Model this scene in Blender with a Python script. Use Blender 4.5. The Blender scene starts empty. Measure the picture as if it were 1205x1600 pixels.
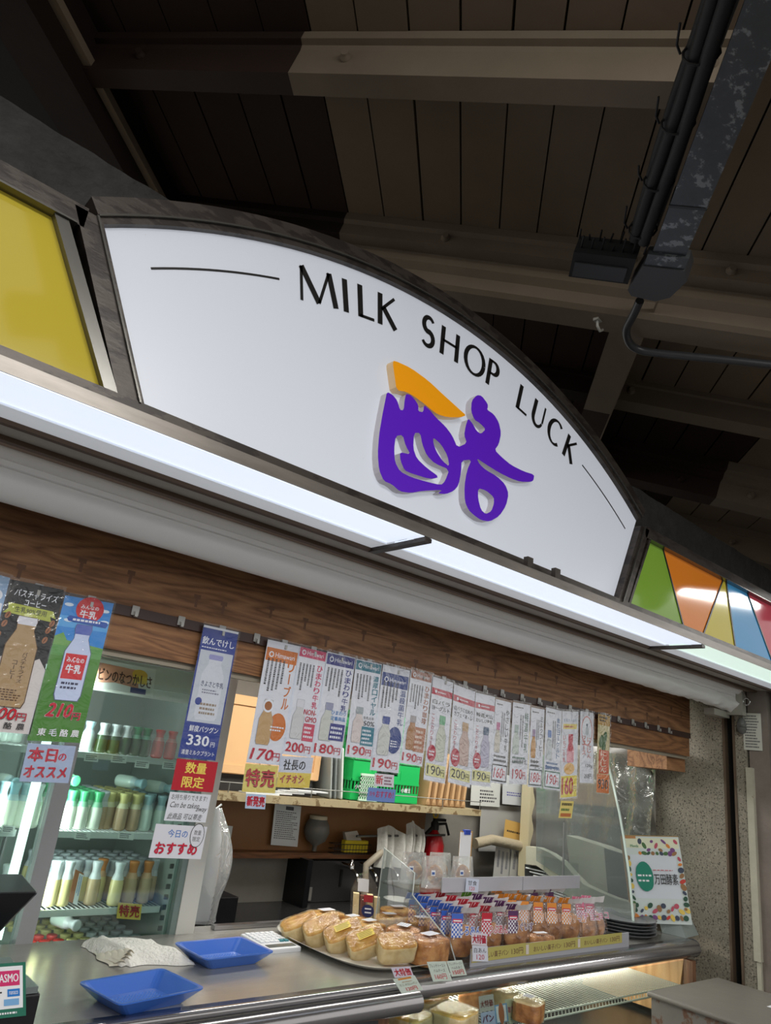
import bpy, math, random
from mathutils import Vector, Matrix, noise
random.seed(7)
C = bpy.context.scene.collection
SC = bpy.context.scene
# ---------------------------------------------------------------- camera
FPX = 1125.0; CXP, CYP = 602.5, 800.0
TH = math.radians(18.7); RO = math.radians(6.9); YA = math.radians(50.4)
f0 = Vector((math.cos(YA), math.sin(YA), 0)); r0 = Vector((math.sin(YA), -math.cos(YA), 0)); zz = Vector((0, 0, 1))
FW = math.cos(TH)*f0 + math.sin(TH)*zz
UP0 = -math.sin(TH)*f0 + math.cos(TH)*zz
RT = math.cos(RO)*r0 + math.sin(RO)*UP0
UP = -math.sin(RO)*r0 + math.cos(RO)*UP0
CAM = Vector((0, 0, 1.6))
cd = bpy.data.cameras.new('camera'); cam = bpy.data.objects.new('camera', cd); C.objects.link(cam)
cd.sensor_fit = 'VERTICAL'; cd.sensor_height = 24; cd.lens = FPX/1600*24; cd.clip_start = 0.02
cam.matrix_world = Matrix(((RT.x, UP.x, -FW.x, CAM.x), (RT.y, UP.y, -FW.y, CAM.y), (RT.z, UP.z, -FW.z, CAM.z), (0, 0, 0, 1)))
SC.camera = cam
# measured points of the photograph -> real positions on known planes
def ray(u, v): return RT*((u-CXP)/FPX) - UP*((v-CYP)/FPX) + FW
def at(u, v, ax, val):
    d = ray(u, v); return CAM + d*((val-CAM[ax])/d[ax])
def atpl(u, v, n, p0):
    d = ray(u, v); return CAM + d*((p0-CAM).dot(n)/d.dot(n))
# ---------------------------------------------------------------- world, lamps, exposure
SC.view_settings.view_transform = 'Standard'; SC.view_settings.look = 'None'
SC.view_settings.exposure = 0.0; SC.view_settings.gamma = 1.0; SC.view_settings.use_curve_mapping = False
w = bpy.data.worlds.new('sky'); SC.world = w; w.use_nodes = True
bg = w.node_tree.nodes['Background']; bg.inputs[0].default_value = (1.0, 0.98, 0.94, 1); bg.inputs[1].default_value = 0.92
def area(name, loc, rot, sx, sy, power, col=(1, 1, 1)):
    l = bpy.data.lights.new(name, 'AREA'); l.shape = 'RECTANGLE'; l.size = sx; l.size_y = sy; l.energy = power; l.color = col
    o = bpy.data.objects.new(name, l); C.objects.link(o); o.location = loc; o.rotation_euler = rot; return o
area('platform_fluorescent_lamp', (1.2, -0.9, 3.0), (math.radians(28), 0, 0), 3.2, 0.25, 92, (1.0, 0.99, 0.95))  # unseen fill lamp, added to brighten the shopfront and counter
area('platform_fluorescent_lamp', (8.4, -0.9, 3.75), (math.radians(35), 0, math.radians(25)), 3.0, 0.12, 60, (1.0, 0.99, 0.95))  # unseen lamp, set where its reflection streaks the coloured panels
area('shop_ceiling_lamp', (2.3, 2.5, 2.08), (0, 0, 0), 2.2, 0.25, 26, (1.0, 0.98, 0.93))
area('shop_ceiling_lamp', (3.6, 2.6, 2.08), (0, 0, 0), 0.8, 0.25, 9, (1.0, 0.98, 0.93))
area('display_case_lamp', (2.55, 2.05, 0.962), (math.radians(-10), 0, 0), 1.5, 0.04, 12, (1.0, 0.93, 0.8))  # added fill light, brings out the wire shelf and its breads

for i_, (x_, p_) in enumerate(((0.87, 1.6), (-0.5, 1.2))):
    area('fridge_lamp', (x_, 2.42, 1.38), (math.radians(90), 0, math.radians(-55)), 0.03, 0.75, p_, (0.93, 1.0, 0.98))
area('fridge_lamp', (0.70, 2.42, 1.38), (math.radians(90), 0, math.radians(55)), 0.03, 0.75, 1.4, (0.93, 1.0, 0.98))

# ---------------------------------------------------------------- materials
def lin(c):
    c = c/255.0
    return c/12.92 if c <= 0.04045 else ((c+0.055)/1.055)**2.4
def rgb(r, g, b): return (lin(r), lin(g), lin(b), 1)
MC = {}
def mat(key, col=(128, 128, 128), rough=0.5, metal=0.0, bump=0.0, bscale=40, var=0.0, vscale=6, alpha=1.0, trans=0.0, emit=0.0, stretch=(1, 1, 1), coat=0.0, spec=0.5, ior=1.45):
    if key in MC: return MC[key]
    m = bpy.data.materials.new(key); m.use_nodes = True; MC[key] = m
    nt = m.node_tree; b = nt.nodes['Principled BSDF']; L = nt.links.new
    c = rgb(*col)
    b.inputs['Base Color'].default_value = c; b.inputs['Roughness'].default_value = rough; b.inputs['Metallic'].default_value = metal
    b.inputs['IOR'].default_value = ior; b.inputs['Specular IOR Level'].default_value = spec
    b.inputs['Coat Weight'].default_value = coat; b.inputs['Coat Roughness'].default_value = 0.08
    if trans: b.inputs['Transmission Weight'].default_value = trans
    if alpha < 1: b.inputs['Alpha'].default_value = alpha
    if emit:
        b.inputs['Emission Color'].default_value = c; b.inputs['Emission Strength'].default_value = emit
    if bump or var:
        tc = nt.nodes.new('ShaderNodeTexCoord'); mp = nt.nodes.new('ShaderNodeMapping'); mp.inputs['Scale'].default_value = stretch
        L(tc.outputs['Object'], mp.inputs[0])
    if var:
        n = nt.nodes.new('ShaderNodeTexNoise'); n.inputs['Scale'].default_value = vscale; n.inputs['Detail'].default_value = 6; n.inputs['Roughness'].default_value = 0.6
        L(mp.outputs[0], n.inputs[0])
        r = nt.nodes.new('ShaderNodeMapRange'); r.inputs[1].default_value = 0.25; r.inputs[2].default_value = 0.75; r.inputs[3].default_value = 1-var; r.inputs[4].default_value = 1+var
        L(n.outputs[0], r.inputs[0])
        mx = nt.nodes.new('ShaderNodeVectorMath'); mx.operation = 'SCALE'; mx.inputs[0].default_value = c[:3]; L(r.outputs[0], mx.inputs['Scale'])
        L(mx.outputs[0], b.inputs['Base Color'])
    if bump:
        n2 = nt.nodes.new('ShaderNodeTexNoise'); n2.inputs['Scale'].default_value = bscale; n2.inputs['Detail'].default_value = 5
        L(mp.outputs[0], n2.inputs[0]); bp = nt.nodes.new('ShaderNodeBump'); bp.inputs['Strength'].default_value = bump; bp.inputs['Distance'].default_value = 0.01
        L(n2.outputs[0], bp.inputs['Height']); L(bp.outputs[0], b.inputs['Normal'])
    return m
def ramp(nt, pts):
    r = nt.nodes.new('ShaderNodeValToRGB'); e = r.color_ramp.elements
    while len(e) < len(pts): e.new(0.5)
    for i, (p, c) in enumerate(pts): e[i].position = p; e[i].color = rgb(*c)
    return r
def clear(key, tint=(255, 255, 255), rough=0.05, gloss=0.12, bump=0.0, bscale=30, haze=0.0, fk=0.45):
    """thin clear film: see-through with real reflections"""
    if key in MC: return MC[key]
    m = bpy.data.materials.new(key); m.use_nodes = True; MC[key] = m; nt = m.node_tree; nt.nodes.clear(); L = nt.links.new
    out = nt.nodes.new('ShaderNodeOutputMaterial'); t = nt.nodes.new('ShaderNodeBsdfTransparent'); t.inputs[0].default_value = rgb(*tint)
    g = nt.nodes.new('ShaderNodeBsdfGlossy'); g.inputs['Roughness'].default_value = rough; g.inputs[0].default_value = (1, 1, 1, 1)
    mx = nt.nodes.new('ShaderNodeMixShader'); fr = nt.nodes.new('ShaderNodeFresnel'); fr.inputs[0].default_value = 1.45
    ad = nt.nodes.new('ShaderNodeMath'); ad.operation = 'MULTIPLY_ADD'; ad.inputs[1].default_value = fk; ad.inputs[2].default_value = gloss-0.04*fk; ad.use_clamp = True
    L(fr.outputs[0], ad.inputs[0]); L(ad.outputs[0], mx.inputs[0]); L(g.outputs[0], mx.inputs[2])
    if haze:
        d = nt.nodes.new('ShaderNodeBsdfDiffuse'); d.inputs[0].default_value = rgb(*tint); m2 = nt.nodes.new('ShaderNodeMixShader'); m2.inputs[0].default_value = haze
        L(t.outputs[0], m2.inputs[1]); L(d.outputs[0], m2.inputs[2]); L(m2.outputs[0], mx.inputs[1])
    else: L(t.outputs[0], mx.inputs[1])
    if bump:
        tc = nt.nodes.new('ShaderNodeTexCoord'); n = nt.nodes.new('ShaderNodeTexNoise'); n.inputs['Scale'].default_value = bscale; n.inputs['Detail'].default_value = 3; n.inputs['Distortion'].default_value = 1.5
        L(tc.outputs['Object'], n.inputs[0]); bp = nt.nodes.new('ShaderNodeBump'); bp.inputs['Strength'].default_value = bump; bp.inputs['Distance'].default_value = 0.02
        L(n.outputs[0], bp.inputs['Height']); L(bp.outputs[0], g.inputs['Normal']); L(bp.outputs[0], fr.inputs['Normal'])
    L(mx.outputs[0], out.inputs[0]); return m
def emis(key, col, s, var=0.0, vs=1.5):
    if key in MC: return MC[key]
    m = bpy.data.materials.new(key); m.use_nodes = True; MC[key] = m; nt = m.node_tree; b = nt.nodes['Principled BSDF']
    c = rgb(*col); b.inputs['Base Color'].default_value = c; b.inputs['Roughness'].default_value = 0.25
    b.inputs['Emission Color'].default_value = c; b.inputs['Emission Strength'].default_value = s
    return m
def woodmat(key, c1, c2, c3, axis='X', scale=1.0, rough=0.4, coat=0.0):
    if key in MC: return MC[key]
    m = bpy.data.materials.new(key); m.use_nodes = True; MC[key] = m; nt = m.node_tree; b = nt.nodes['Principled BSDF']; L = nt.links.new
    tc = nt.nodes.new('ShaderNodeTexCoord'); mp = nt.nodes.new('ShaderNodeMapping')
    s = {'X': (0.7, 6, 6), 'Y': (6, 0.7, 6), 'Z': (6, 6, 0.7)}[axis]; mp.inputs['Scale'].default_value = [q*scale for q in s]
    L(tc.outputs['Object'], mp.inputs[0])
    wv = nt.nodes.new('ShaderNodeTexNoise'); wv.inputs['Scale'].default_value = 1.6; wv.inputs['Detail'].default_value = 2; wv.inputs['Distortion'].default_value = 0.6
    L(mp.outputs[0], wv.inputs[0])
    mm = nt.nodes.new('ShaderNodeMath'); mm.operation = 'MULTIPLY'; mm.inputs[1].default_value = 16; L(wv.outputs[0], mm.inputs[0])
    fr = nt.nodes.new('ShaderNodeMath'); fr.operation = 'PINGPONG'; fr.inputs[1].default_value = 1.0; L(mm.outputs[0], fr.inputs[0])
    mp2 = nt.nodes.new('ShaderNodeMapping'); mp2.inputs['Scale'].default_value = [q*9*scale for q in s]; L(tc.outputs['Object'], mp2.inputs[0])
    fn = nt.nodes.new('ShaderNodeTexNoise'); fn.inputs['Scale'].default_value = 2.5; fn.inputs['Detail'].default_value = 4; L(mp2.outputs[0], fn.inputs[0])
    ad = nt.nodes.new('ShaderNodeMath'); ad.operation = 'MULTIPLY_ADD'; ad.inputs[1].default_value = 0.45; L(fr.outputs[0], ad.inputs[0])
    sc = nt.nodes.new('ShaderNodeMath'); sc.operation = 'MULTIPLY'; sc.inputs[1].default_value = 0.55; L(fn.outputs[0], sc.inputs[0]); L(sc.outputs[0], ad.inputs[2])
    r = ramp(nt, [(0.15, c1), (0.45, c2), (0.75, c3)]); L(ad.outputs[0], r.inputs[0]); L(r.outputs[0], b.inputs['Base Color'])
    b.inputs['Roughness'].default_value = rough; b.inputs['Coat Weight'].default_value = coat
    bp = nt.nodes.new('ShaderNodeBump'); bp.inputs['Strength'].default_value = 0.12; bp.inputs['Distance'].default_value = 0.004; L(fn.outputs[0], bp.inputs['Height']); L(bp.outputs[0], b.inputs['Normal'])
    return m
def speckmat(key, base, dark, light, scale=110):
    if key in MC: return MC[key]
    m = bpy.data.materials.new(key); m.use_nodes = True; MC[key] = m; nt = m.node_tree; b = nt.nodes['Principled BSDF']; L = nt.links.new
    tc = nt.nodes.new('ShaderNodeTexCoord')
    v = nt.nodes.new('ShaderNodeTexNoise'); v.inputs['Scale'].default_value = scale; v.inputs['Detail'].default_value = 2; L(tc.outputs['Object'], v.inputs[0])
    r = ramp(nt, [(0.0, dark), (0.36, dark), (0.42, base), (0.62, base), (0.68, light)]); L(v.outputs[0], r.inputs[0])
    n = nt.nodes.new('ShaderNodeTexNoise'); n.inputs['Scale'].default_value = 3; n.inputs['Detail'].default_value = 5; L(tc.outputs['Object'], n.inputs[0])
    mr = nt.nodes.new('ShaderNodeMapRange'); mr.inputs[1].default_value = 0.3; mr.inputs[2].default_value = 0.7; mr.inputs[3].default_value = 0.7; mr.inputs[4].default_value = 1.1; L(n.outputs[0], mr.inputs[0])
    mx = nt.nodes.new('ShaderNodeVectorMath'); mx.operation = 'SCALE'; L(r.outputs[0], mx.inputs[0]); L(mr.outputs[0], mx.inputs['Scale']); L(mx.outputs[0], b.inputs['Base Color'])
    b.inputs['Roughness'].default_value = 0.55
    bp = nt.nodes.new('ShaderNodeBump'); bp.inputs['Strength'].default_value = 0.15; bp.inputs['Distance'].default_value = 0.003; L(v.outputs[0], bp.inputs['Height']); L(bp.outputs[0], b.inputs['Normal'])
    return m
def peelmat(key, c1, c2, scale=5, thr=0.6, rough=0.6, stretch=(1, 1, 1), metal=0.0):
    """paint c1 worn through to c2 in patches"""
    if key in MC: return MC[key]
    m = bpy.data.materials.new(key); m.use_nodes = True; MC[key] = m; nt = m.node_tree; b = nt.nodes['Principled BSDF']; L = nt.links.new
    tc = nt.nodes.new('ShaderNodeTexCoord'); mp = nt.nodes.new('ShaderNodeMapping'); mp.inputs['Scale'].default_value = stretch; L(tc.outputs['Object'], mp.inputs[0])
    n = nt.nodes.new('ShaderNodeTexNoise'); n.inputs['Scale'].default_value = scale; n.inputs['Detail'].default_value = 7; n.inputs['Roughness'].default_value = 0.65; L(mp.outputs[0], n.inputs[0])
    mid = tuple((a+b2)//2 for a, b2 in zip(c1, c2))
    r = ramp(nt, [(0.0, tuple(int(q*0.85) for q in c1)), (thr-0.02, c1), (thr, mid), (thr+0.03, c2)]); L(n.outputs[0], r.inputs[0]); L(r.outputs[0], b.inputs['Base Color'])
    bp = nt.nodes.new('ShaderNodeBump'); bp.inputs['Strength'].default_value = 0.25; bp.inputs['Distance'].default_value = 0.005; L(n.outputs[0], bp.inputs['Height']); L(bp.outputs[0], b.inputs['Normal'])
    b.inputs['Roughness'].default_value = rough; b.inputs['Metallic'].default_value = metal
    return m
def flat(r, g, b_, rough=0.55): return mat('print_%d_%d_%d' % (r, g, b_), (r, g, b_), rough)

# ---------------------------------------------------------------- text
TC = {}
def glyphs(body, bold=0.0):
    k = (body, bold)
    if k in TC: return TC[k]
    cu = bpy.data.curves.new('lettering', 'FONT'); cu.body = body; cu.resolution_u = 2; cu.offset = bold; cu.size = 1
    o = bpy.data.objects.new('lettering', cu); me = bpy.data.meshes.new_from_object(o)
    V = [(v.co.x, v.co.y) for v in me.vertices]; Fs = [tuple(p.vertices) for p in me.polygons]
    bpy.data.objects.remove(o); bpy.data.curves.remove(cu); bpy.data.meshes.remove(me)
    TC[k] = (V, Fs); return TC[k]

# ---------------------------------------------------------------- mesh builder
class Fr:
    """a frame: o + a*x + b*y + c*n"""
    def __init__(s, o, x=(1, 0, 0), y=(0, 0, -1), n=(0, -1, 0)):
        s.o = Vector(o); s.x = Vector(x).normalized(); s.y = Vector(y).normalized(); s.n = Vector(n).normalized()
    def __call__(s, a, b, c=0): return s.o + s.x*a + s.y*b + s.n*c
class MB:
    def __init__(s): s.V = []; s.F = []; s.M = []; s.S = []; s.mats = []
    def mi(s, m):
        if m is None: return 0
        if m not in s.mats: s.mats.append(m)
        return s.mats.index(m)
    def add(s, V, F, m=None, smooth=False):
        b = len(s.V); s.V += [Vector(v) for v in V]; i = s.mi(m)
        for f in F: s.F.append(tuple(b+q for q in f)); s.M.append(i); s.S.append(smooth)
        return s
    def quad(s, pts, m=None): return s.add(pts, [tuple(range(len(pts)))], m)
    def hexa(s, p, m=None):   # 8 points, bottom 4 then top 4
        return s.add(p, [(3, 2, 1, 0), (4, 5, 6, 7), (0, 1, 5, 4), (1, 2, 6, 5), (2, 3, 7, 6), (3, 0, 4, 7)], m)
    def box(s, x0, x1, y0, y1, z0, z1, m=None):
        x0, x1 = min(x0, x1), max(x0, x1); y0, y1 = min(y0, y1), max(y0, y1); z0, z1 = min(z0, z1), max(z0, z1)
        return s.hexa([(x0, y0, z0), (x1, y0, z0), (x1, y1, z0), (x0, y1, z0), (x0, y0, z1), (x1, y0, z1), (x1, y1, z1), (x0, y1, z1)], m)
    def fbox(s, fr, a0, a1, b0, b1, c0, c1, m=None):
        return s.hexa([fr(a0, b0, c0), fr(a1, b0, c0), fr(a1, b1, c0), fr(a0, b1, c0), fr(a0, b0, c1), fr(a1, b0, c1), fr(a1, b1, c1), fr(a0, b1, c1)], m)
    def rect(s, fr, a0, a1, b0, b1, c, m): return s.quad([fr(a0, b1, c), fr(a1, b1, c), fr(a1, b0, c), fr(a0, b0, c)], m)
    def poly(s, fr, pts, c, m): return s.quad([fr(a, b, c) for a, b in pts], m)
    def ell(s, fr, a, b, ra, rb, c, m, n=20, rot=0):
        cr, sr = math.cos(rot), math.sin(rot)
        return s.quad([fr(a+ra*math.cos(t)*cr-rb*math.sin(t)*sr, b+ra*math.cos(t)*sr+rb*math.sin(t)*cr, c) for t in [2*math.pi*k/n for k in range(n)]][::-1], m)
    def prism(s, A, B, m=None, caps=True, smooth=False, m2=None):
        n = len(A); F = [(i, (i+1) % n, n+(i+1) % n, n+i) for i in range(n)]
        s.add(A+B, F, m, smooth)
        if caps: s.add(A, [tuple(range(n))[::-1]], m); s.add(B, [tuple(range(n))], m2 or m)
        return s
    def tube(s, path, r, n=10, m=None, caps=True, closed=False):
        path = [Vector(p) for p in path]; R = r if isinstance(r, (list, tuple)) else [r]*len(path); V = []; F = []; prev = None
        for i, p in enumerate(path):
            if closed: t = (path[(i+1) % len(path)]-path[i-1]).normalized()
            else: t = (path[min(i+1, len(path)-1)]-path[max(i-1, 0)]).normalized()
            if prev is None:
                a = Vector((0, 0, 1)) if abs(t.z) < 0.9 else Vector((1, 0, 0)); u = t.cross(a).normalized()
            else: u = (prev-t*prev.dot(t)).normalized()
            prev = u; v = t.cross(u)
            for k in range(n):
                q = 2*math.pi*k/n; V.append(p+(u*math.cos(q)+v*math.sin(q))*R[i])
        L = len(path)
        for i in range(L if closed else L-1):
            for k in range(n): F.append((i*n+k, i*n+(k+1) % n, ((i+1) % L)*n+(k+1) % n, ((i+1) % L)*n+k))
        s.add(V, F, m, True)
        if caps and not closed: s.add(V[:n], [tuple(range(n))[::-1]], m); s.add(V[-n:], [tuple(range(n))], m)
        return s
    def lathe(s, prof, c=(0, 0, 0), n=16, m=None, ax=None, caps=True):
        c = Vector(c); V = []; F = []
        M = Matrix.Identity(3) if ax is None else Vector((0, 0, 1)).rotation_difference(Vector(ax)).to_matrix()
        for r, h in prof:
            for k in range(n):
                q = 2*math.pi*k/n; V.append(c+M @ Vector((r*math.cos(q), r*math.sin(q), h)))
        for i in range(len(prof)-1):
            for k in range(n): F.append((i*n+k, i*n+(k+1) % n, (i+1)*n+(k+1) % n, (i+1)*n+k))
        s.add(V, F, m, True)
        if caps: s.add(V[:n], [tuple(range(n))[::-1]], m, True); s.add(V[-n:], [tuple(range(n))], m, True)
        return s
    def grid(s, fn, nu, nv, m=None, smooth=True, wrap=False):
        V = [fn(i/(nu-1 if not wrap else nu), j/(nv-1)) for j in range(nv) for i in range(nu)]; F = []
        for j in range(nv-1):
            for i in range(nu if wrap else nu-1): F.append((j*nu+i, j*nu+(i+1) % nu, (j+1)*nu+(i+1) % nu, (j+1)*nu+i))
        return s.add(V, F, m, smooth)
    def text(s, body, fr, a, b, w, h, c, m, bold=0.0, slant=0.0, keep=False):
        """lettering filling the box (a,b,w,h); b runs down"""
        V, Fs = glyphs(body, 0.0)
        if not V: return s
        x0 = min(v[0] for v in V); x1 = max(v[0] for v in V); y0 = min(v[1] for v in V); y1 = max(v[1] for v in V)
        sx = w/(x1-x0) if w else h/(y1-y0); sy = h/(y1-y0) if h else sx
        if keep: sx = sy = min(sx, sy); a += (w-sx*(x1-x0))/2
        H = sy*(y1-y0)
        for ox, oy in (((0, 0),) if bold <= 0 else ((-1, 0), (1, .3), (0, -.8))):
            d = bold*.55*sy; dz = .00001*ox
            s.add([fr(a+(x-x0)*sx+slant*(y-y0)*sy+ox*min(d, sx*.09), b+H-(y-y0)*sy+oy*d, c+dz) for x, y in V], Fs, m)
        return s
    def vtext(s, body, fr, a, b, w, h, c, m, bold=0.0):
        n = len(body); q = h/n
        for i, ch in enumerate(body):
            if ch == 'ー': s.rect(fr, a+w*0.42, a+w*0.58, b+i*q+q*0.06, b+i*q+q*0.9, c, m); continue
            if ch == '・': s.ell(fr, a+w/2, b+i*q+q/2, w*.1, w*.1, c, m, 8); continue
            s.text(ch, fr, a+w*0.04, b+i*q+q*0.06, w*0.92, q*0.86, c, m, bold)
        return s
    def build(s, name, m=None, parent=None, label=None, cat=None, group=None, kind=None, smooth=None, bevel=0.0, origin=None, col=C):
        me = bpy.data.meshes.new(name)
        if parent is not None: o0 = parent.matrix_world.translation.copy() if not hasattr(parent, '_o') else parent._o
        elif origin is not None: o0 = Vector(origin)
        else:
            xs = [v.x for v in s.V]; ys = [v.y for v in s.V]; zs = [v.z for v in s.V]; o0 = Vector(((min(xs)+max(xs))/2, (min(ys)+max(ys))/2, min(zs)))
        if parent is not None: o0 = wloc(parent)
        me.from_pydata([v-o0 for v in s.V], [], s.F)
        mats = list(s.mats)
        if not mats: mats = [m]
        for q in mats: me.materials.append(q)
        me.polygons.foreach_set('material_index', s.M); me.polygons.foreach_set('use_smooth', s.S if smooth is None else [smooth]*len(s.F)); me.update()
        o = bpy.data.objects.new(name, me); C.objects.link(o)
        if parent is not None: o.parent = parent
        else: o.location = o0
        if bevel:
            b = o.modifiers.new('bevel', 'BEVEL'); b.width = bevel; b.segments = 2; b.limit_method = 'ANGLE'
        tag(o, label, cat, group, kind); return o
def wloc(o):
    p = Vector((0, 0, 0))
    while o is not None: p += o.location; o = o.parent
    return p
def tag(o, label=None, cat=None, group=None, kind=None):
    if label: o['label'] = label
    if cat: o['category'] = cat
    if group: o['group'] = group
    if kind: o['kind'] = kind
    return o
def thing(name, loc, label=None, cat=None, group=None, kind=None):
    o = bpy.data.objects.new(name, None); o.empty_display_size = 0.05; C.objects.link(o); o.location = loc; return tag(o, label, cat, group, kind)
def copy_tree(o, parent=None):
    c = o.copy(); C.objects.link(c)
    if parent: c.parent = parent
    for ch in list(o.children): copy_tree(ch, c)
    return c
def place(o, loc, rz=0, label=None, group=None, sc=None, rot=None):
    o.location = loc; o.rotation_euler = rot or (0, 0, rz)
    if sc: o.scale = sc
    if label: o['label'] = label
    if group: o['group'] = group
    return o
ORD = ['first', 'second', 'third', 'fourth', 'fifth', 'sixth', 'seventh', 'eighth', 'ninth', 'tenth', 'eleventh', 'twelfth', 'thirteenth', 'fourteenth', 'fifteenth', 'sixteenth', 'seventeenth', 'eighteenth', 'nineteenth', 'twentieth', 'twenty-first', 'twenty-second', 'twenty-third', 'twenty-fourth', 'twenty-fifth', 'twenty-sixth', 'twenty-seventh']
# ================================================================ STRUCTURE: roof, walls, floor
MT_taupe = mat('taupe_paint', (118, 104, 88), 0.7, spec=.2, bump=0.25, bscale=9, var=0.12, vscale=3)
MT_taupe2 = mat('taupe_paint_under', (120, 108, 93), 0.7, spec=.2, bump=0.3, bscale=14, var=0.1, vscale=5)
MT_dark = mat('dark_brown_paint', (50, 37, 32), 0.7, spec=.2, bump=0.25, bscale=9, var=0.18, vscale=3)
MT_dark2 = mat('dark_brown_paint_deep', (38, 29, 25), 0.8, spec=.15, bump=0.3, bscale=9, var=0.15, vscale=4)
MT_void = mat('roof_void_dark', (22, 19, 18), 0.9)
a_ = math.radians(42.3); b_ = a_ + math.pi/2 - math.radians(11); e_ = math.radians(15)
RP = Vector((math.cos(a_), math.sin(a_), 0)); RR = Vector((math.cos(b_)*math.cos(e_), math.sin(b_)*math.cos(e_), math.sin(e_)))
RN = RP.cross(RR).normalized()
if RN.z > 0: RN = -RN          # h grows downwards
RO_ = CAM + ray(600, 250)*((3.5-1.6)/ray(600, 250).z)
def rf(s, t, h=0): return RO_ + RP*s + RR*t + RN*h
def rbox(s0, s1, t0, t1, h0, h1, mb=None, m=None):
    mb = mb or MB()
    return mb.hexa([rf(s0, t0, h1), rf(s1, t0, h1), rf(s1, t1, h1), rf(s0, t1, h1), rf(s0, t0, h0), rf(s1, t0, h0), rf(s1, t1, h0), rf(s0, t1, h0)], m)
roof = thing('ceiling', rf(0, 0, 0), kind='structure')
JT = [1.45, 1.27, 1.09, .896, .709, .522, .35, .185, .03, -.13, -.28, -.425, -.56, -.70, -.843, -.97, -1.097, -1.23, -1.367, -1.51, -1.655, -1.80, -1.95, -2.1, -2.25, -2.4, -2.56, -2.72, -2.9]
BAYS = [(-1.5, -.40), (-.37, .29), (.36, 1.09), (1.16, 1.66), (1.80, 2.38), (2.5, 3.1), (3.2, 3.9), (3.9, 4.7)]
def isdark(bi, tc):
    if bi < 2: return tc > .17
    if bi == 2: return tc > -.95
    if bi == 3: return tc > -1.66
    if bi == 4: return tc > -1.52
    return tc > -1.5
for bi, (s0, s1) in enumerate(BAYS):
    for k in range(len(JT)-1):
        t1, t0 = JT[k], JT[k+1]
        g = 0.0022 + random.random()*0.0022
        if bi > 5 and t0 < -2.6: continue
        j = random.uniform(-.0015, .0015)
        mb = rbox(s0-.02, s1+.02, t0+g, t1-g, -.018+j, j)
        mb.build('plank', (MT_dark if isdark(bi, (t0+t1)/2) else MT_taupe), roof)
rbox(-1.6, 4.8, -2.95, 1.5, -.06, -.022).build('roof_backing', MT_void, roof)
def boltm(parent, s, t, hh, side_s, m):
    mb = MB(); c = rf(side_s, t, hh); mb.lathe([(0.017, 0), (0.017, 0.006), (0.011, 0.011), (0.011, 0.02)], c, 10, None, -RP); mb.build('bolt', m, parent)
def rafter(name, prof, t_parts, bolts=()):
    """prof = (s, h) outline; t_parts = [(t0, t1, material)]"""
    for t0, t1, m in t_parts:
        A = [rf(s, t0, h) for s, h in prof]; B = [rf(s, t1, h) for s, h in prof]
        mb = MB(); mb.prism(A, B); o = mb.build(name, m, roof)
        for bt, bh, bs in bolts:
            if t0 < bt < t1 or t1 < bt < t0: boltm(o, 0, bt, bh, bs, m)
# first rafter: ledger strip then deep joist
P1 = [(-.455, 0), (-.455, .028), (-.435, .03), (-.43, .045), (-.43, .135), (-.355, .135), (-.355, 0)]
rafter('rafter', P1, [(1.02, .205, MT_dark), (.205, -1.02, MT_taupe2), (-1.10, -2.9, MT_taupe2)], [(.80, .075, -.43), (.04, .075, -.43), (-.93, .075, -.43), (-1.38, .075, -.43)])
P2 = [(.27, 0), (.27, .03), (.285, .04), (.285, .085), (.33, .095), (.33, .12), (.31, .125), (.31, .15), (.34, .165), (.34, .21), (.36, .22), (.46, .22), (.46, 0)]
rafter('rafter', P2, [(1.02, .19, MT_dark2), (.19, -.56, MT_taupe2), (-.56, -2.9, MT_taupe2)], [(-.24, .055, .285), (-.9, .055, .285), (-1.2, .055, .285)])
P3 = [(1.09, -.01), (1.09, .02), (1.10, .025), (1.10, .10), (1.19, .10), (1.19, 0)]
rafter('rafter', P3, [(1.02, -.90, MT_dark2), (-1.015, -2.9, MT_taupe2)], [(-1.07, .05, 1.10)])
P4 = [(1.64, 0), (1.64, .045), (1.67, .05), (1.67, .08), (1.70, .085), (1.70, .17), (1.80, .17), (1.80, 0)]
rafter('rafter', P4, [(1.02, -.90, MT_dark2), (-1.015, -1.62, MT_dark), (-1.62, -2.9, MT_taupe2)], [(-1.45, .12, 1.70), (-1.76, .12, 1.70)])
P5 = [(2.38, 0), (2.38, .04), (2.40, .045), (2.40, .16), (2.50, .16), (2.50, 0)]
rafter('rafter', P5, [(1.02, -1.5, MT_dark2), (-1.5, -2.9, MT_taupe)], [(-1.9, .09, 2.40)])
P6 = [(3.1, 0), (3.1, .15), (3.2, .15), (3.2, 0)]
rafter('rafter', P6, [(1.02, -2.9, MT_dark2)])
# the two long beams
rbox(-1.5, 4.6, 1.02, 1.235, 0.0, .20).build('roof_beam', MT_dark2, roof)
rbox(-1.5, 4.6, .985, 1.02, .10, .125).build('batten', MT_taupe, roof)
mbm = rbox(.44, 1.05, -1.015, -.905, .0, .205); mbm.build('roof_beam', MT_taupe2, roof)
rbox(1.05, 4.6, -1.015, -.905, .0, .205).build('roof_beam', MT_dark, roof)
rbox(-1.5, 4.6, -1.021, -1.015, .19, .205).build('batten', MT_taupe, roof)
# far-left lower beam seen in the gap
rbox(-1.5, 4.6, 1.235, 1.9, -.2, -.1).build('roof_board', MT_void, roof)
rbox(.55, .65, 1.235, 1.9, -.05, .1).build('roof_board', MT_dark2, roof)

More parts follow.
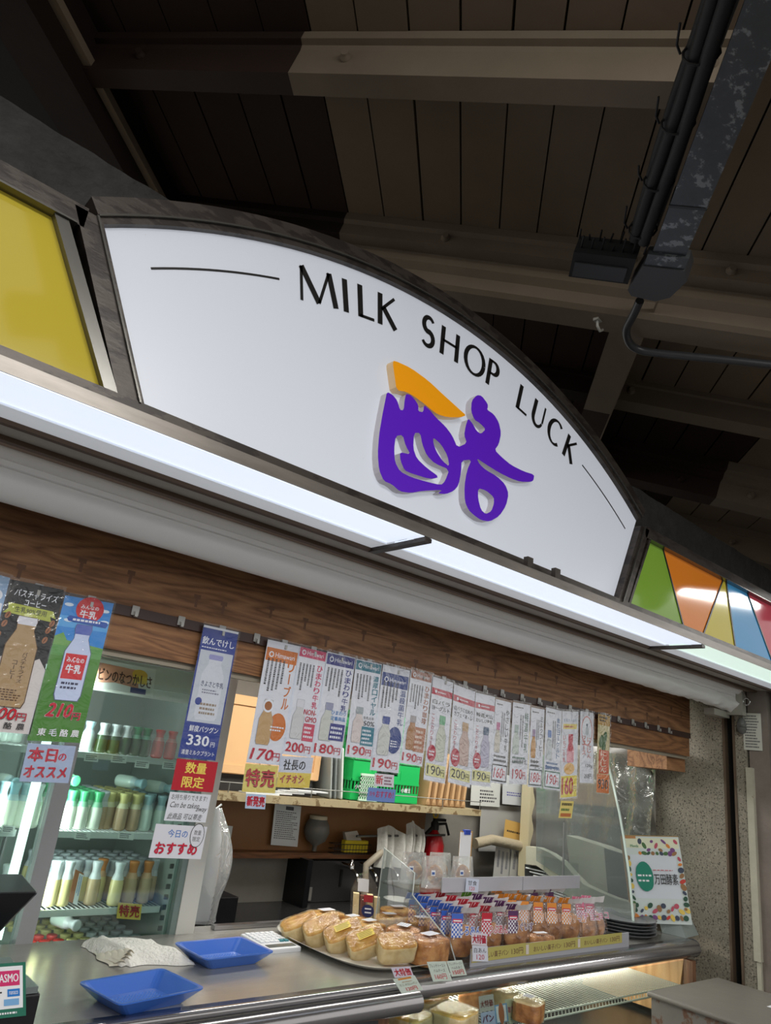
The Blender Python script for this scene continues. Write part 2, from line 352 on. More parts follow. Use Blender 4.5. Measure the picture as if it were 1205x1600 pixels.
# ---- galvanised cable duct with black cables
MT_galv = peelmat('galvanised_steel', (76, 80, 83), (128, 132, 134), 26, .58, .45, (1, 1, 1), 0.5)
MT_blk = mat('black_cable', (11, 11, 12), 0.65)
MT_tape = mat('grey_tie', (150, 150, 145), 0.5)
Hh = .30
dp = atpl(1062, 400, RN, rf(0, 0, Hh)) - rf(0, 0, Hh)
A3 = Matrix((RP, RR, RN)).transposed().inverted()
def stat(u, v, h):
    q = A3 @ (atpl(u, v, RN, rf(0, 0, h)) - RO_); return q.x, q.y
sR, tR = stat(1075, 390, Hh); sL, tL = stat(1002, 436, Hh); sR0, tR0 = stat(1160, 200, Hh); sL0, tL0 = stat(1120, 130, Hh)
tR = (tR+tR0)/2; tL = (tL+tL0)/2; send = (sR+sL)/2
duct = thing('cable_duct', rf(send, tL, Hh), 'galvanised steel cable duct hung under the wooden roof boards, upper right', 'cable duct')
TS0 = -1.6
rbox(TS0, send, tR, tL, Hh-.06, Hh).build('duct_body', MT_galv, duct)
rbox(send-.22, send-.212, tR-.002, tL+.002, Hh-.062, Hh+.002).build('joint_strip', mat('duct_joint', (58, 60, 62), .5, .4), duct)
mb = MB()
for k, (dt, dh, r) in enumerate([(.028, -.02, .016), (.055, -.03, .016), (.038, -.055, .015), (.066, -.06, .014), (.020, -.075, .012)]):
    mb.tube([rf(TS0+i*.14, tL+dt+math.sin(i*1.3+k)*.003, Hh+dh+math.cos(i+k)*.003) for i in range(int((send-TS0)/.14)+1)], r, 8)
cb = mb.build('cable', MT_blk, duct)
for i in range(9):
    s = send-.08-i*.17; mb = MB()
    pts = [rf(s, tL+.045+.036*math.cos(q), Hh-.045+.036*math.sin(q)) for q in [2*math.pi*k/12 for k in range(12)]]
    mb.tube(pts, .003, 5, closed=True)
    e = rf(s, tL+.085, Hh-.04); mb.tube([e, e+RR*.012-RP*.02, e+RR*.018-RP*random.uniform(.04, .08)], .0028, 5)
    mb.build('cable_tie', MT_tape if i == 5 else MT_blk, duct)
# box where the duct ends
jb = thing('junction_box', rf(send+.05, tL, Hh), 'dark grey steel pull box at the lower end of the cable duct', 'junction box')
mb = MB(); q0 = [(.0, tR-.012), (.0, tL+.012), (.11, tL+.03), (.135, tL+.015), (.145, tR+.03), (.12, tR-.005), (.04, tR-.03)]
mb.prism([rf(send+s, t, Hh+.012) for s, t in q0], [rf(send+s, t, Hh-.06) for s, t in q0]); mb.build('box_cover', mat('dark_grey_steel', (70, 70, 72), .5, .3), jb)
mb = rbox(send-.045, send+.0, tR-.01, tL+.01, Hh-.005, Hh+.008); mb.build('cover_flange', MT_galv, jb)
# bristly bracket beside the box
br = thing('bristle_bracket', rf(send, tL+.08, Hh), 'blackened steel bracket with upright cable tie tails beside the pull box', 'bracket')
rbox(send-.01, send+.10, tL+.035, tL+.21, Hh-.06, Hh).build('bracket_block', MT_blk, br)
rbox(send+.03, send+.09, tL+.05, tL+.20, Hh, Hh+.004).build('bracket_plate', mat('soot_grey_steel', (64, 66, 68), .6, .3), br)
for k in range(14):
    t = tL+.02+k*.0145; mb = MB(); e = rf(send-.01, t, Hh-.02-.03*(k % 2)); mb.tube([e, e-RP*random.uniform(.02, .055)+RR*random.uniform(-.004, .004)], .0028, 5); mb.build('bristle', MT_blk, br)
mb = MB(); sp, tp = stat(992, 492, Hh-.03)
ctl = [stat(*q, Hh-.03) for q in ((1000, 470), (990, 492), (979, 515), (984, 536), (1000, 547), (1030, 552), (1080, 557), (1140, 563), (1205, 570), (1300, 580))]
cp = [rf(s, t, Hh-.03) for s, t in ctl]
sm = []
for i in range(len(cp)-1):
    p0 = cp[max(i-1, 0)]; p1 = cp[i]; p2 = cp[i+1]; p3 = cp[min(i+2, len(cp)-1)]
    for k in range(5):
        u = k/5; sm.append(0.5*((2*p1)+(p2-p0)*u+(2*p0-5*p1+4*p2-p3)*u*u+(3*p1-p0-3*p2+p3)*u**3))
sm.append(cp[-1]); mb.tube(sm, .013, 12)
mb.build('conduit_pipe', mat('dark_conduit', (62, 62, 64), .4, .3), None, 'dark grey bent conduit pipe leaving the pull box to the right under the roof', 'pipe')
mb = MB(); c = rf(*stat(932, 507, .24), .225); mb.tube([c, c+Vector((0, 0, -.02)), c+Vector((.015, 0, -.032)), c+Vector((.03, 0, -.02))], .005, 6); mb.box(c.x-.012, c.x+.012, c.y-.01, c.y+.01, c.z-.002, c.z+.016)
mb.build('ceiling_hook', mat('white_metal', (190, 188, 180), .4, .3), None, 'small white metal hook screwed under the roof joist', 'hook')

# ---- platform floor, walls
MB().box(-40, 40, -40, 30, -.05, 0).build('floor', mat('platform_asphalt', (92, 90, 88), .8, bump=.4, bscale=80, var=.2, vscale=2), None, kind='structure')
XW = 3.68
MT_terr = speckmat('terrazzo', (146, 139, 124), (78, 72, 62), (172, 165, 150), 135)
wr = MB(); wr.box(XW, XW+.3, 1.66, 2.02, 0, 2.2); wr.build('wall_right', MT_terr, None, kind='structure')
MT_cream = peelmat('cream_paint_worn', (188, 184, 166), (120, 98, 72), 14, .66)
MT_rust = mat('brown_guide', (104, 88, 72), .6, .2, var=.2)
MB().box(4.5, 4.56, 2.02, 3.33, 0, 2.2).build('wall_right_inner', mat('inner_wall_grey', (120, 116, 108), .6, var=.15), None, kind='structure')
mb = MB(); mb.box(XW+.03, XW+.3, 1.615, 1.66, 0, 2.2); mb.build('shutter_slot', mat('slot_black', (10, 10, 10), .9), None, kind='structure')
for y in (1.655, 1.607): MB().box(XW-.006, XW+.03, y, y+.01, 0, 2.15).build('trim_1', MT_rust, None, kind='structure')
MB().box(XW, XW+.3, 1.555, 1.615, 0, 2.2).build('wall_right_strip', MT_terr, None, kind='structure')
mb = MB(); mb.box(XW-.02, XW+.01, 1.525, 1.555, .95, 1.75); mb.box(XW-.012, XW+.01, 1.53, 1.548, .5, .95); mb.build('trim_2', MT_cream, None, kind='structure')
MB().box(XW+.005, XW+.3, 1.455, 1.545, 0, 2.2).build('pillar', mat('pillar_paint', (128, 118, 110), .5, bump=.2, bscale=30, var=.2, vscale=6), None, kind='structure')
mb = MB(); mb.tube([(XW+.05, 1.41, 0), (XW+.05, 1.41, 2.15)], .02, 12); mb.build('drain_pipe', mat('pipe_grey', (70, 72, 72), .4, .3), None, 'vertical grey pipe at the far right edge beyond the pillar', 'pipe')
MB().box(XW+.08, XW+.3, 1.2, 1.45, 0, 2.2).build('wall_right_far', mat('wall_shadow', (70, 68, 66), .7), None, kind='structure')  # plain dark grey wall beyond the pillar
MB().box(-.6, 4.5, 3.25, 3.33, 0, 2.2).build('wall_back', mat('back_wall_grey', (132, 128, 120), .6, bump=.2, bscale=12, var=.15, vscale=4), None, kind='structure')
MB().box(-.68, -.6, 1.9, 3.33, 0, 2.2).build('wall_left', mat('side_wall', (140, 138, 130), .6), None, kind='structure')
MB().box(-.68, 4.5, 1.84, 3.33, 2.16, 2.22).build('shop_ceiling', mat('shop_ceiling_white', (196, 194, 186), .7), None, kind='structure')
# sprayed beam behind the sign
MT_spray = mat('sprayed_dark_coat', (50, 49, 48), .95, bump=1.0, bscale=45, var=.35, vscale=14)
mb = MB()
def bm_(u, v):
    x = -.8+u*6.0; z = 2.30+v*.455-.012*x
    d = noise.noise(Vector((x*9, z*9, 0)))*.012+noise.noise(Vector((x*30, z*30, 3)))*.006
    return Vector((x, 1.42+d, z+ (d*1.2 if v > .9 else 0)))
mb.grid(bm_, 420, 34, smooth=True)
mb.prism([Vector((-.8, 1.43, 2.3)), Vector((-.8, 1.75, 2.3)), Vector((-.8, 1.75, 2.755)), Vector((-.8, 1.43, 2.755))], [Vector((5.2, 1.43, 2.23)), Vector((5.2, 1.75, 2.23)), Vector((5.2, 1.75, 2.685)), Vector((5.2, 1.43, 2.685))])
mb.build('trim_3', MT_spray, None, kind='structure')

# ================================================================ SIGN
SY = 1.26; CXc, CZc, RC = 1.2285, 1.096, 1.692
MT_white = None
def signwhite():
    m = bpy.data.materials.new('sign_white_acrylic'); m.use_nodes = True; nt = m.node_tree; b = nt.nodes['Principled BSDF']; L = nt.links.new
    tc = nt.nodes.new('ShaderNodeTexCoord'); v = nt.nodes.new('ShaderNodeTexVoronoi'); v.inputs['Scale'].default_value = 26
    L(tc.outputs['Object'], v.inputs[0]); r = ramp(nt, [(0.0, (90, 88, 84)), (0.035, (214, 219, 230)), (1.0, (214, 219, 230))])
    n = nt.nodes.new('ShaderNodeTexNoise'); n.inputs['Scale'].default_value = 4.0; L(tc.outputs['Object'], n.inputs[0])
    ad = nt.nodes.new('ShaderNodeMath'); ad.operation = 'ADD'; L(v.outputs['Distance'], ad.inputs[0])
    ml = nt.nodes.new('ShaderNodeMapRange'); ml.inputs[1].default_value = .42; ml.inputs[2].default_value = .6; ml.inputs[3].default_value = 0; ml.inputs[4].default_value = .2; L(n.outputs[0], ml.inputs[0]); L(ml.outputs[0], ad.inputs[1])
    L(ad.outputs[0], r.inputs[0]); b.inputs['Base Color'].default_value = rgb(158, 160, 166)
    sx = nt.nodes.new('ShaderNodeSeparateXYZ'); L(tc.outputs['Object'], sx.inputs[0]); mr = nt.nodes.new('ShaderNodeMapRange'); mr.inputs[1].default_value = 0.0; mr.inputs[2].default_value = .66; mr.inputs[3].default_value = 1.1; mr.inputs[4].default_value = .84; L(sx.outputs['Z'], mr.inputs[0])
    vm = nt.nodes.new('ShaderNodeVectorMath'); vm.operation = 'SCALE'; L(r.outputs[0], vm.inputs[0]); L(mr.outputs[0], vm.inputs['Scale']); L(vm.outputs[0], b.inputs['Emission Color'])
    b.inputs['Emission Strength'].default_value = 0.46; b.inputs['Roughness'].default_value = .3
    return m
MT_frame = peelmat('tarnished_steel_frame', (66, 59, 54), (44, 38, 35), 9, .52, .38, (1, 1, 3), .35)
MT_edge = mat('bright_steel_edge', (104, 102, 98), .25, .7)
sign = thing('shop_sign', (1.2285, SY, 2.12), 'large white backlit arched sign reading MILK SHOP LUCK with purple character', 'sign')
def arc(r, n=40, xa=.262, xb=2.195, c=None):
    a0 = math.asin((xa-CXc)/RC); a1 = math.asin((xb-CXc)/RC)
    return [(CXc+r*math.sin(a0+(a1-a0)*i/n), CZc+r*math.cos(a0+(a1-a0)*i/n)) for i in range(n+1)]
inner = [(.422, 2.177)] + arc(RC) + [(2.054, 2.170)]
mb = MB(); mb.prism([Vector((x, SY+.012, z)) for x, z in inner], [Vector((x, SY+.03, z)) for x, z in inner]); mb.build('sign_panel', signwhite(), sign)
def band(mb, A, B, y0, y1, m=None, closed=False):
    n = len(A)
    for i in range(n-1):
        a, b, c, d = A[i], A[i+1], B[i+1], B[i]
        mb.hexa([(a[0], y1, a[1]), (b[0], y1, b[1]), (c[0], y1, c[1]), (d[0], y1, d[1]), (a[0], y0, a[1]), (b[0], y0, b[1]), (c[0], y0, c[1]), (d[0], y0, d[1])], m)
mb = MB(); band(mb, arc(RC), arc(RC+.013), SY-.004, SY+.03); mb.build('inner_rim', MT_frame, sign)
mb = MB(); band(mb, arc(RC+.013), arc(RC+.017), SY-.012, SY+.02); mb.build('bright_edge', MT_edge, sign, 'bright steel edge line')
mb = MB(); band(mb, arc(RC+.017), arc(RC+.052), SY-.008, SY+.16); mb.build('arch_frame', MT_frame, sign)
# slanted stiles, left and right: three strips each
def stile(p, q, ws, ms, name):
    for (w0, w1, y0), m, nm in zip(ws, ms, name):
        mb = MB(); band(mb, [(p[0]+w0, p[1]), (q[0]+w0, q[1])], [(p[0]+w1, p[1]), (q[0]+w1, q[1])], y0, SY+.1); mb.build(nm, m, sign)
stile((.262, 2.494), (.422, 2.170), [(-.052, 0, SY-.008), (-.012, -.008, SY-.014)], [MT_frame, MT_edge], ['stile', 'bright_edge'])
stile((2.195, 2.464), (2.054, 2.165), [(0, .055, SY-.008), (.02, .024, SY-.014)], [MT_frame, MT_edge], ['stile', 'bright_edge'])
# bottom rail and coloured bands
mb = MB(); mb.box(-.7, 4.3, SY-.010, SY+.03, 2.130, 2.172); mb.build('bottom_rail', MT_frame, sign)
mb = MB(); mb.box(-.7, 4.3, 1.206, SY-.011, 2.110, 2.136); mb.build('bottom_channel', mat('steel_channel', (118, 112, 106), .35, .5, var=.3, vscale=5, stretch=(1, 1, 6)), sign)
MB().box(-.7, .235, SY-.008, SY+.15, 2.458, 2.500).build('top_rail', MT_frame, sign); MB().box(2.225, 4.3, SY-.008, SY+.15, 2.430, 2.472).build('top_rail', MT_frame, sign)
MB().box(-.7, .222, SY-.014, SY+.02, 2.456, 2.460).build('bright_edge', MT_edge, sign); MB().box(2.25, 4.3, SY-.014, SY+.02, 2.428, 2.432).build('bright_edge', MT_edge, sign)
mb = MB(); band(mb, [(.180, 2.46), (.345, 2.17)], [(.206, 2.46), (.371, 2.17)], SY-.008, SY+.1); mb.build('stile', MT_edge, sign)
mb = MB(); band(mb, [(2.25, 2.43), (2.115, 2.165)], [(2.262, 2.43), (2.127, 2.165)], SY-.008, SY+.1); mb.build('stile', MT_frame, sign)
def cpanel(pts, col, nm, lab, e):
    m = mat('acrylic_%s' % nm, col, .07, emit=e); mb = MB()
    mb.prism([Vector((x, SY+.01, z)) for x, z in pts], [Vector((x, SY+.025, z)) for x, z in pts]); mb.build('colour_panel', m, sign, lab)
zt, zb = 2.430, 2.170
cpanel([(-.7, 2.17), (.345, 2.17), (.182, 2.458), (-.7, 2.458)], (178, 160, 56), 'yellow', 'plain yellow panel left of the arch', .10)
XS = [((2.262, 2.372), (2.127, 2.515)), ((2.378, 2.848), (2.525, 2.662)), ((2.856, 2.876), (2.672, 2.938)), ((2.886, 3.075), (2.948, 3.30)), ((3.085, 3.50), (3.31, 3.42)), ((3.51, 3.60), (3.43, 3.75)), ((3.61, 4.2), (3.76, 4.2))]
cols = [((128, 168, 62), 'green'), ((226, 132, 44), 'orange'), ((206, 190, 66), 'pale_yellow'), ((72, 158, 214), 'blue'), ((206, 74, 92), 'red'), ((128, 168, 62), 'green'), ((226, 132, 44), 'orange')]
for ((t0, t1), (b0, b1)), (cc, nm) in zip(XS, cols):
    cpanel([(b0, zb), (b1, zb), (t1, zt), (t0, zt)], cc, nm, '%s panel right of the arch' % nm.replace('_', ' '), .16)
for i in range(len(XS)-1):
    mb = MB(); (t0, t1), (b0, b1) = XS[i]; (u0, _), (v0, _) = XS[i+1]
    band(mb, [(t1, zt), (b1, zb)], [(u0, zt), (v0, zb)], SY+.007, SY+.026); mb.build('divider', mat('black_divider', (18, 18, 20), .4), sign)
# lettering
MT_ink = mat('sign_black_ink', (24, 22, 22), .4)
def z4(u, v): return (450+u/2.41, 350+v/2.41)
LT = [('M', (48, 278), (185, 305)), ('I', (206, 315), (234, 321)), ('L', (265, 328), (326, 350)), ('K', (338, 356), (411, 383)), ('S', (502, 424), (553, 447)), ('H', (571, 468), (644, 506)), ('O', (660, 520), (742, 556)), ('P', (744, 583), (790, 608)), ('L', (860, 677), (901, 711)), ('U', (914, 728), (962, 768)), ('C', (975, 785), (1022, 830)), ('K', (1034, 860), (1072, 900))]
def sstroke(mb, fr, pts, ws, sx, sy, m):
    L = []; R_ = []; n = len(pts)
    P2_ = [Vector((x*sx, y*sy)) for x, y in pts]
    for i in range(n):
        t = (P2_[min(i+1, n-1)]-P2_[max(i-1, 0)]).normalized(); nn = Vector((-t.y, t.x)); w = ws[i] if isinstance(ws, (list, tuple)) else ws
        L.append(P2_[i]+nn*w/2); R_.append(P2_[i]-nn*w/2)
    for i in range(n-1): mb.quad([fr(*L[i], 0), fr(*R_[i], 0), fr(*R_[i+1], 0), fr(*L[i+1], 0)], m)
def earc(cx, cy, rx, ry, a0, a1, n=24): return [(cx+rx*math.cos(math.radians(a0+(a1-a0)*i/n)), cy-ry*math.sin(math.radians(a0+(a1-a0)*i/n))) for i in range(n+1)]
def wv(pts_n, a0, a1, tk, tn, n=24): return [tn+(tk-tn)*abs(math.cos(math.radians(a0+(a1-a0)*i/n)))**1.5 for i in range(n+1)]
TK, TN = .0165, .0085
def letter(mb, ch, fr, w, h):
    S = lambda p, ws: sstroke(mb, fr, p, ws, w, h, None)
    if ch == 'M':
        S([(.10, 0), (.03, 1)], TN); S([(.10, 0), (.50, .97)], TK); S([(.50, .97), (.86, 0)], TN); S([(.86, 0), (.97, 1)], TK)
    elif ch == 'I': S([(.5, 0), (.5, 1)], TK)
    elif ch == 'L': S([(.15, 0), (.15, 1)], TK); S([(.1, .955), (1, .955)], TN)
    elif ch == 'K': S([(.13, 0), (.13, 1)], TK); S([(.88, 0), (.2, .5)], TN); S([(.30, .42), (.93, 1)], TK)
    elif ch == 'H': S([(.12, 0), (.12, 1)], TK); S([(.88, 0), (.88, 1)], TK); S([(.12, .48), (.88, .48)], TN)
    elif ch == 'O': S(earc(.5, .5, .43, .5, 0, 360), wv(0, 0, 360, TK, TN))
    elif ch == 'C': S(earc(.56, .5, .50, .5, 48, 312), wv(0, 48, 312, TK, TN))
    elif ch == 'U': S([(.12, 0), (.12, .6)]+earc(.49, .62, .37, .36, 180, 340, 14), [TK, TK]+[TK-(TK-TN)*i/14 for i in range(15)]); S([(.86, 0), (.86, .72)], TN)
    elif ch == 'P': S([(.15, 0), (.15, 1)], TK); S([(.15, .04)]+earc(.50, .27, .42, .235, 88, -88, 14)+[(.15, .51)], [TN]+[TN+(TK-TN)*math.sin(math.pi*i/14) for i in range(15)]+[TN])
    elif ch == 'S': S(earc(.52, .26, .36, .25, 30, 250, 14)+earc(.48, .74, .40, .25, 70, -150, 14), [TN+(TK-TN)*(.2+.8*math.sin(math.pi*i/29)) for i in range(30)])
for ch, a, b in LT:
    pa = at(*z4(*a), 1, SY+.01); pb = at(*z4(*b), 1, SY+.01)
    ta = math.atan2(pa.x-CXc, pa.z-CZc); tb = math.atan2(pb.x-CXc, pb.z-CZc); tm = (ta+tb)/2; wd = 2*math.sin((tb-ta)/2)*1.567
    fr = Fr((CXc+1.655*math.sin(tm), SY+.0105, CZc+1.655*math.cos(tm)), (math.cos(tm), 0, -math.sin(tm)), (-math.sin(tm), 0, -math.cos(tm)))
    if ch == 'P': wd = .047
    fr.o = fr(-wd/2, 0, 0); mb = MB(); letter(mb, ch, fr, wd, .088)
    V0 = list(mb.V); mb.build('letter', MT_ink, sign)
for t0, t1, w_ in ((-32.0, -20.85, .0045), (23.1, 33.75, .003)):
    A = []; B = []
    for i in range(13):
        t = math.radians(t0+(t1-t0)*i/12); A.append((CXc+(1.609-w_/2)*math.sin(t), CZc+(1.609-w_/2)*math.cos(t))); B.append((CXc+(1.609+w_/2)*math.sin(t), CZc+(1.609+w_/2)*math.cos(t)))
    mb = MB(); band(mb, A, B, SY+.0100, SY+.0125); mb.build('rule_line', MT_ink, sign)
def z8(u, v, y): p = at(560+u/4.017, 540+v/4.017, 1, y); return (p.x, p.z)
def cut(name, loops, y0, y1, mface, mside, parent, label=None):
    cu = bpy.data.curves.new(name, 'CURVE'); cu.dimensions = '2D'; cu.fill_mode = 'BOTH'; cu.extrude = (y1-y0)/2
    for lp in loops:
        sp = cu.splines.new('POLY'); sp.points.add(len(lp)-1)
        for q, (x, z) in zip(sp.points, lp): q.co = (x, z, 0, 1)
        sp.use_cyclic_u = True
    o = bpy.data.objects.new(name, cu); me = bpy.data.meshes.new_from_object(o); bpy.data.objects.remove(o)
    mb = MB(); ym = (y0+y1)/2
    V = [Vector((v.co.x, ym-v.co.z, v.co.y)) for v in me.vertices]
    for p in me.polygons:
        f = tuple(p.vertices); mb.F.append(f); mb.S.append(False); mb.M.append(mb.mi(mface if abs(p.normal.z) > .5 else mside))
    mb.V = V; return mb.build(name, None, parent, label)
PU = [(180, 290), (215, 308), (245, 345), (262, 405), (285, 405), (291, 340), (300, 302), (330, 312), (352, 335), (378, 375), (376, 412), (408, 418), (412, 372), (450, 405), (486, 450), (545, 505), (590, 565), (622, 640), (682, 612), (664, 560), (675, 500), (690, 456), (718, 490), (742, 535), (770, 555), (800, 525), (765, 488), (728, 465), (708, 410), (712, 345), (745, 310), (775, 315), (812, 365), (814, 385), (808, 402), (850, 430), (882, 480), (897, 550), (882, 620), (856, 655), (900, 700), (960, 750), (1040, 790), (1105, 810), (1100, 845), (1085, 855), (1020, 855), (960, 835), (880, 795), (800, 745), (742, 706), (762, 745), (800, 780), (870, 820), (922, 870), (944, 930), (928, 1005), (885, 1070), (825, 1105), (770, 1095), (730, 1068), (690, 1030), (668, 975), (666, 880), (682, 785), (712, 715), (648, 722), (646, 790), (630, 875), (600, 912), (550, 932), (498, 928), (530, 905), (400, 912), (330, 925), (260, 915), (210, 870), (160, 850), (130, 780), (122, 680), (130, 560), (150, 440), (168, 350)]
H1 = [(235, 568), (225, 650), (230, 730), (262, 790), (330, 825), (420, 852), (520, 876), (545, 850), (572, 778), (480, 740), (430, 690), (402, 620), (388, 548), (350, 548), (345, 645), (367, 708), (430, 768), (510, 826), (450, 838), (335, 803), (290, 783), (264, 720), (260, 668), (328, 683), (298, 630), (278, 560)]
H2 = [(470, 575), (520, 620), (560, 690), (572, 760), (530, 725), (490, 665), (472, 615)]
H4 = [(752, 895), (800, 908), (850, 950), (852, 990), (835, 1040), (800, 1058), (770, 1030), (752, 960)]
def chaik(p, it=1):
    for _ in range(it):
        q = []
        for i in range(len(p)):
            a, b = p[i], p[(i+1) % len(p)]; q += [(a[0]*.8+b[0]*.2, a[1]*.8+b[1]*.2), (a[0]*.2+b[0]*.8, a[1]*.2+b[1]*.8)]
        p = q
    return p
YL = SY-.010
MTp = mat('purple_acrylic', (74, 22, 158), .35, emit=.45); MTo = mat('orange_acrylic', (206, 134, 12), .35, emit=.4); MTs = mat('frosted_return', (188, 184, 190), .5, emit=.1)
cut('logo_character', [[z8(u, v, YL) for u, v in chaik(L_)] for L_ in (PU, H1, H2, H4)], YL, SY+.012, MTp, MTs, sign, 'raised purple brush character')
OR = [(225, 92), (330, 140), (440, 220), (530, 305), (600, 368), (640, 405), (678, 438), (640, 450), (560, 450), (492, 430), (420, 370), (360, 325), (300, 290), (240, 280), (226, 180), (216, 110)]
cut('logo_stroke', [[z8(u, v, YL-.003) for u, v in chaik(OR)]], YL-.003, SY+.012, MTo, mat('orange_return', (220, 190, 150), .5, emit=.1), sign, 'raised orange brush stroke')
# clips under the rail
for (u, v) in ((822, 888), (865, 905)):
    p = at(u, v, 1, SY-.03); mb = MB(); mb.box(p.x-.012, p.x+.012, SY-.045, SY-.030, p.z-.018, p.z+.03); mb.box(p.x-.05, p.x+.012, SY-.045, SY-.02, p.z-.02, p.z-.012); mb.build('clip', MT_frame, sign)
# box of the sign behind its face
mb = MB(); band(mb, [(-.7, 2.172), (4.3, 2.172)], [(-.7, 2.42), (4.3, 2.42)], SY+.10, SY+.13); mb.build('back_plate', MT_void, sign)

# ================================================================ soffit lights, strips, awning
MT_diff = emis('lamp_diffuser', (220, 229, 244), 1.0)
MT_diff2 = emis('lamp_diffuser_green', (205, 226, 214), 1.05)
MT_case = mat('white_lamp_case', (206, 210, 216), .35, emit=.45)  # casing strip has its own glow, so it looks lit
ZS = 2.112
def lamp(x0, x1, md, lab):
    t = thing('soffit_light', ((x0+x1)/2, 1.30, ZS), lab, 'light')
    mb = MB(); mb.box(x0, x1, 1.262, 1.341, ZS, ZS+.01); mb.box(x0, x1, 1.208, 1.262, ZS-.0035, ZS-.0005); mb.build('diffuser', md, t)
    mb = MB(); mb.box(x0, x1, 1.343, 1.405, ZS-.004, ZS+.016); mb.build('lamp_case', MT_case, t)
    return t
x1b = at(600, 850, 2, ZS).x+.01; x2b = at(1045, 1008, 2, ZS).x
lamp(-.7, x1b-.012, MT_diff, 'long cool white light panel under the left half of the sign'); lamp(x1b+.012, x2b-.012, MT_diff, 'cool white light panel under the right half of the sign'); lamp(x2b+.012, 4.3, MT_diff2, 'greenish white light panel under the coloured panels')
for xb in (x1b, x2b):
    mb = MB(); mb.box(xb-.0115, xb+.0115, 1.206, 1.415, ZS-.014, ZS-.004); mb.build('cross_bar', MT_frame, None, 'grey metal bar between soffit light panels, %s' % ('under the arch' if xb == x1b else 'near the right stile of the arch'), 'bar')
sof = thing('metal_channels', (1.8, 1.45, 2.1), 'row of tarnished metal channels running behind the soffit lights', 'frame')
for y0, y1, z0, m, nm in ((1.407, 1.422, ZS-.012, mat('brown_strip', (96, 76, 62), .6), 'brown_strip'), (1.422, 1.496, ZS-.004, mat('grey_channel', (176, 170, 162), .6, .0, var=.15), 'channel'), (1.496, 1.514, ZS-.014, MC['brown_strip'], 'brown_strip'), (1.514, 1.548, ZS-.01, mat('brown_channel', (150, 128, 112), .6, .0, var=.2), 'channel')):
    MB().box(-.7, 4.3, y0, y1, z0, z0+.03).build(nm, m, sof)
MB().box(-.7, 4.3, 1.548, 1.84, 2.17, 2.2).build('trim_4', MT_void, None, kind='structure')
MT_vinyl = mat('white_vinyl', (248, 247, 246), .38, bump=.06, bscale=3)
aw = thing('rolled_awning', (1.8, 1.6, 2.03), 'rolled white vinyl awning on two tubes under the sign', 'awning')
XE = XW-.02
mb = MB()
def roll(cy, cz, r, xa, xb, wr):
    def f(u, v):
        x = xa+(xb-xa)*u; q = 2*math.pi*v
        k = max(0, (x-2.55)/1.1); d = wr*k*(noise.noise(Vector((x*9+math.cos(q)*1.5, math.sin(q)*2, 0)))+.5*noise.noise(Vector((x*26, math.sin(q)*3, 5))))
        s = 1+ .06*math.cos(2*q)
        return Vector((x, cy+(r+d)*math.cos(q)*s, cz+(r+d)*math.sin(q)/s))
    return f
mb.grid(roll(1.605, 2.045, .037, -.7, XE-.03, .018), 240, 20); mb.build('vinyl_roll', MT_vinyl, aw)
mb = MB(); mb.grid(roll(1.565, 2.103, .020, -.7, XE-.02, 0), 60, 16); mb.build('front_tube', MT_vinyl, aw)
mb = MB(); mb.box(-.7, XE-.05, 1.565, 1.592, 2.07, 2.095); mb.build('vinyl_valance', MT_vinyl, aw)
mb = MB(); mb.box(XE-.03, XE+.012, 1.545, 1.64, 1.985, 2.10); mb.box(XE-.16, XE, 1.62, 1.67, 1.97, 2.0); mb.build('end_bracket', mat('ivory_metal', (176, 174, 164), .4, .2), aw)
mb = MB(); mb.tube([Vector((XE-.015, 1.53+.016*math.cos(q), 2.05+.016*math.sin(q))) for q in [2*math.pi*k/14 for k in range(14)]], .004, 6, closed=True); mb.tube([(XE-.015, 1.53, 2.07), (XE-.015, 1.55, 2.11)], .004, 6); mb.build('crank_eye', mat('chrome', (200, 200, 200), .15, 1.0), aw)
mb = MB(); mb.lathe([(.006, 0), (.018, .01), (.022, .03), (.018, .06), (.01, .075)], (XE, 1.565, 1.90), 12); mb.lathe([(.012, .03), (.016, .032), (.016, .04), (.012, .042)], (XE-.01, 1.555, 1.90), 12); mb.build('awning_motor_knob', mat('grey_plastic', (92, 92, 90), .4), None, 'small grey knob fitting below the awning end bracket on the wall', 'knob')
# ================================================================ HEADER with rail, hooks and price posters
HY = 1.80
MT_wood = woodmat('header_walnut_print', (98, 66, 42), (146, 102, 68), (172, 126, 86), 'X', 1.2, .6, 0)
MT_wood2 = woodmat('lower_board_print', (90, 58, 36), (130, 88, 55), (152, 108, 70), 'X', 1.5, .6, 0)
XH = 3.62
hd = thing('trim_5', (1.5, HY, 1.76), kind='structure')
MB().box(-.7, XH, HY, HY+.02, 1.885, 2.17).build('header_board', MT_wood, hd)
MB().box(-.7, XH, HY+.006, HY+.02, 1.775, 1.862).build('lower_board', MT_wood2, hd)
MB().box(-.7, XH, HY-.002, HY+.016, 1.861, 1.886).build('hanging_rail', mat('rail_brown', (66, 46, 42), .35, var=.1), hd)
MB().box(-.7, XH, HY+.02, HY+.04, 1.76, 1.775).build('bottom_trim', mat('beige_strip', (150, 142, 126), .5), hd)
mb = MB(); mb.box(XH-.16, XH+.02, HY+.04, 2.05, 1.70, 1.80); mb.build('end_block', MT_wood, hd)
# faint tape residue squares on the header board
MT_res = mat('tape_residue', (112, 78, 54), .5)
for i in range(26):
    x = .3+i*.13+random.uniform(-.04, .04); z = 1.945+random.uniform(-.025, .05); mb = MB()
    fr = Fr((x, HY-.0006, z)); mb.rect(fr, 0, .02, 0, .012, 0, None); mb.rect(fr, .006, .014, .012, .034, 0, None); mb.build('tape_mark', MT_res, hd)
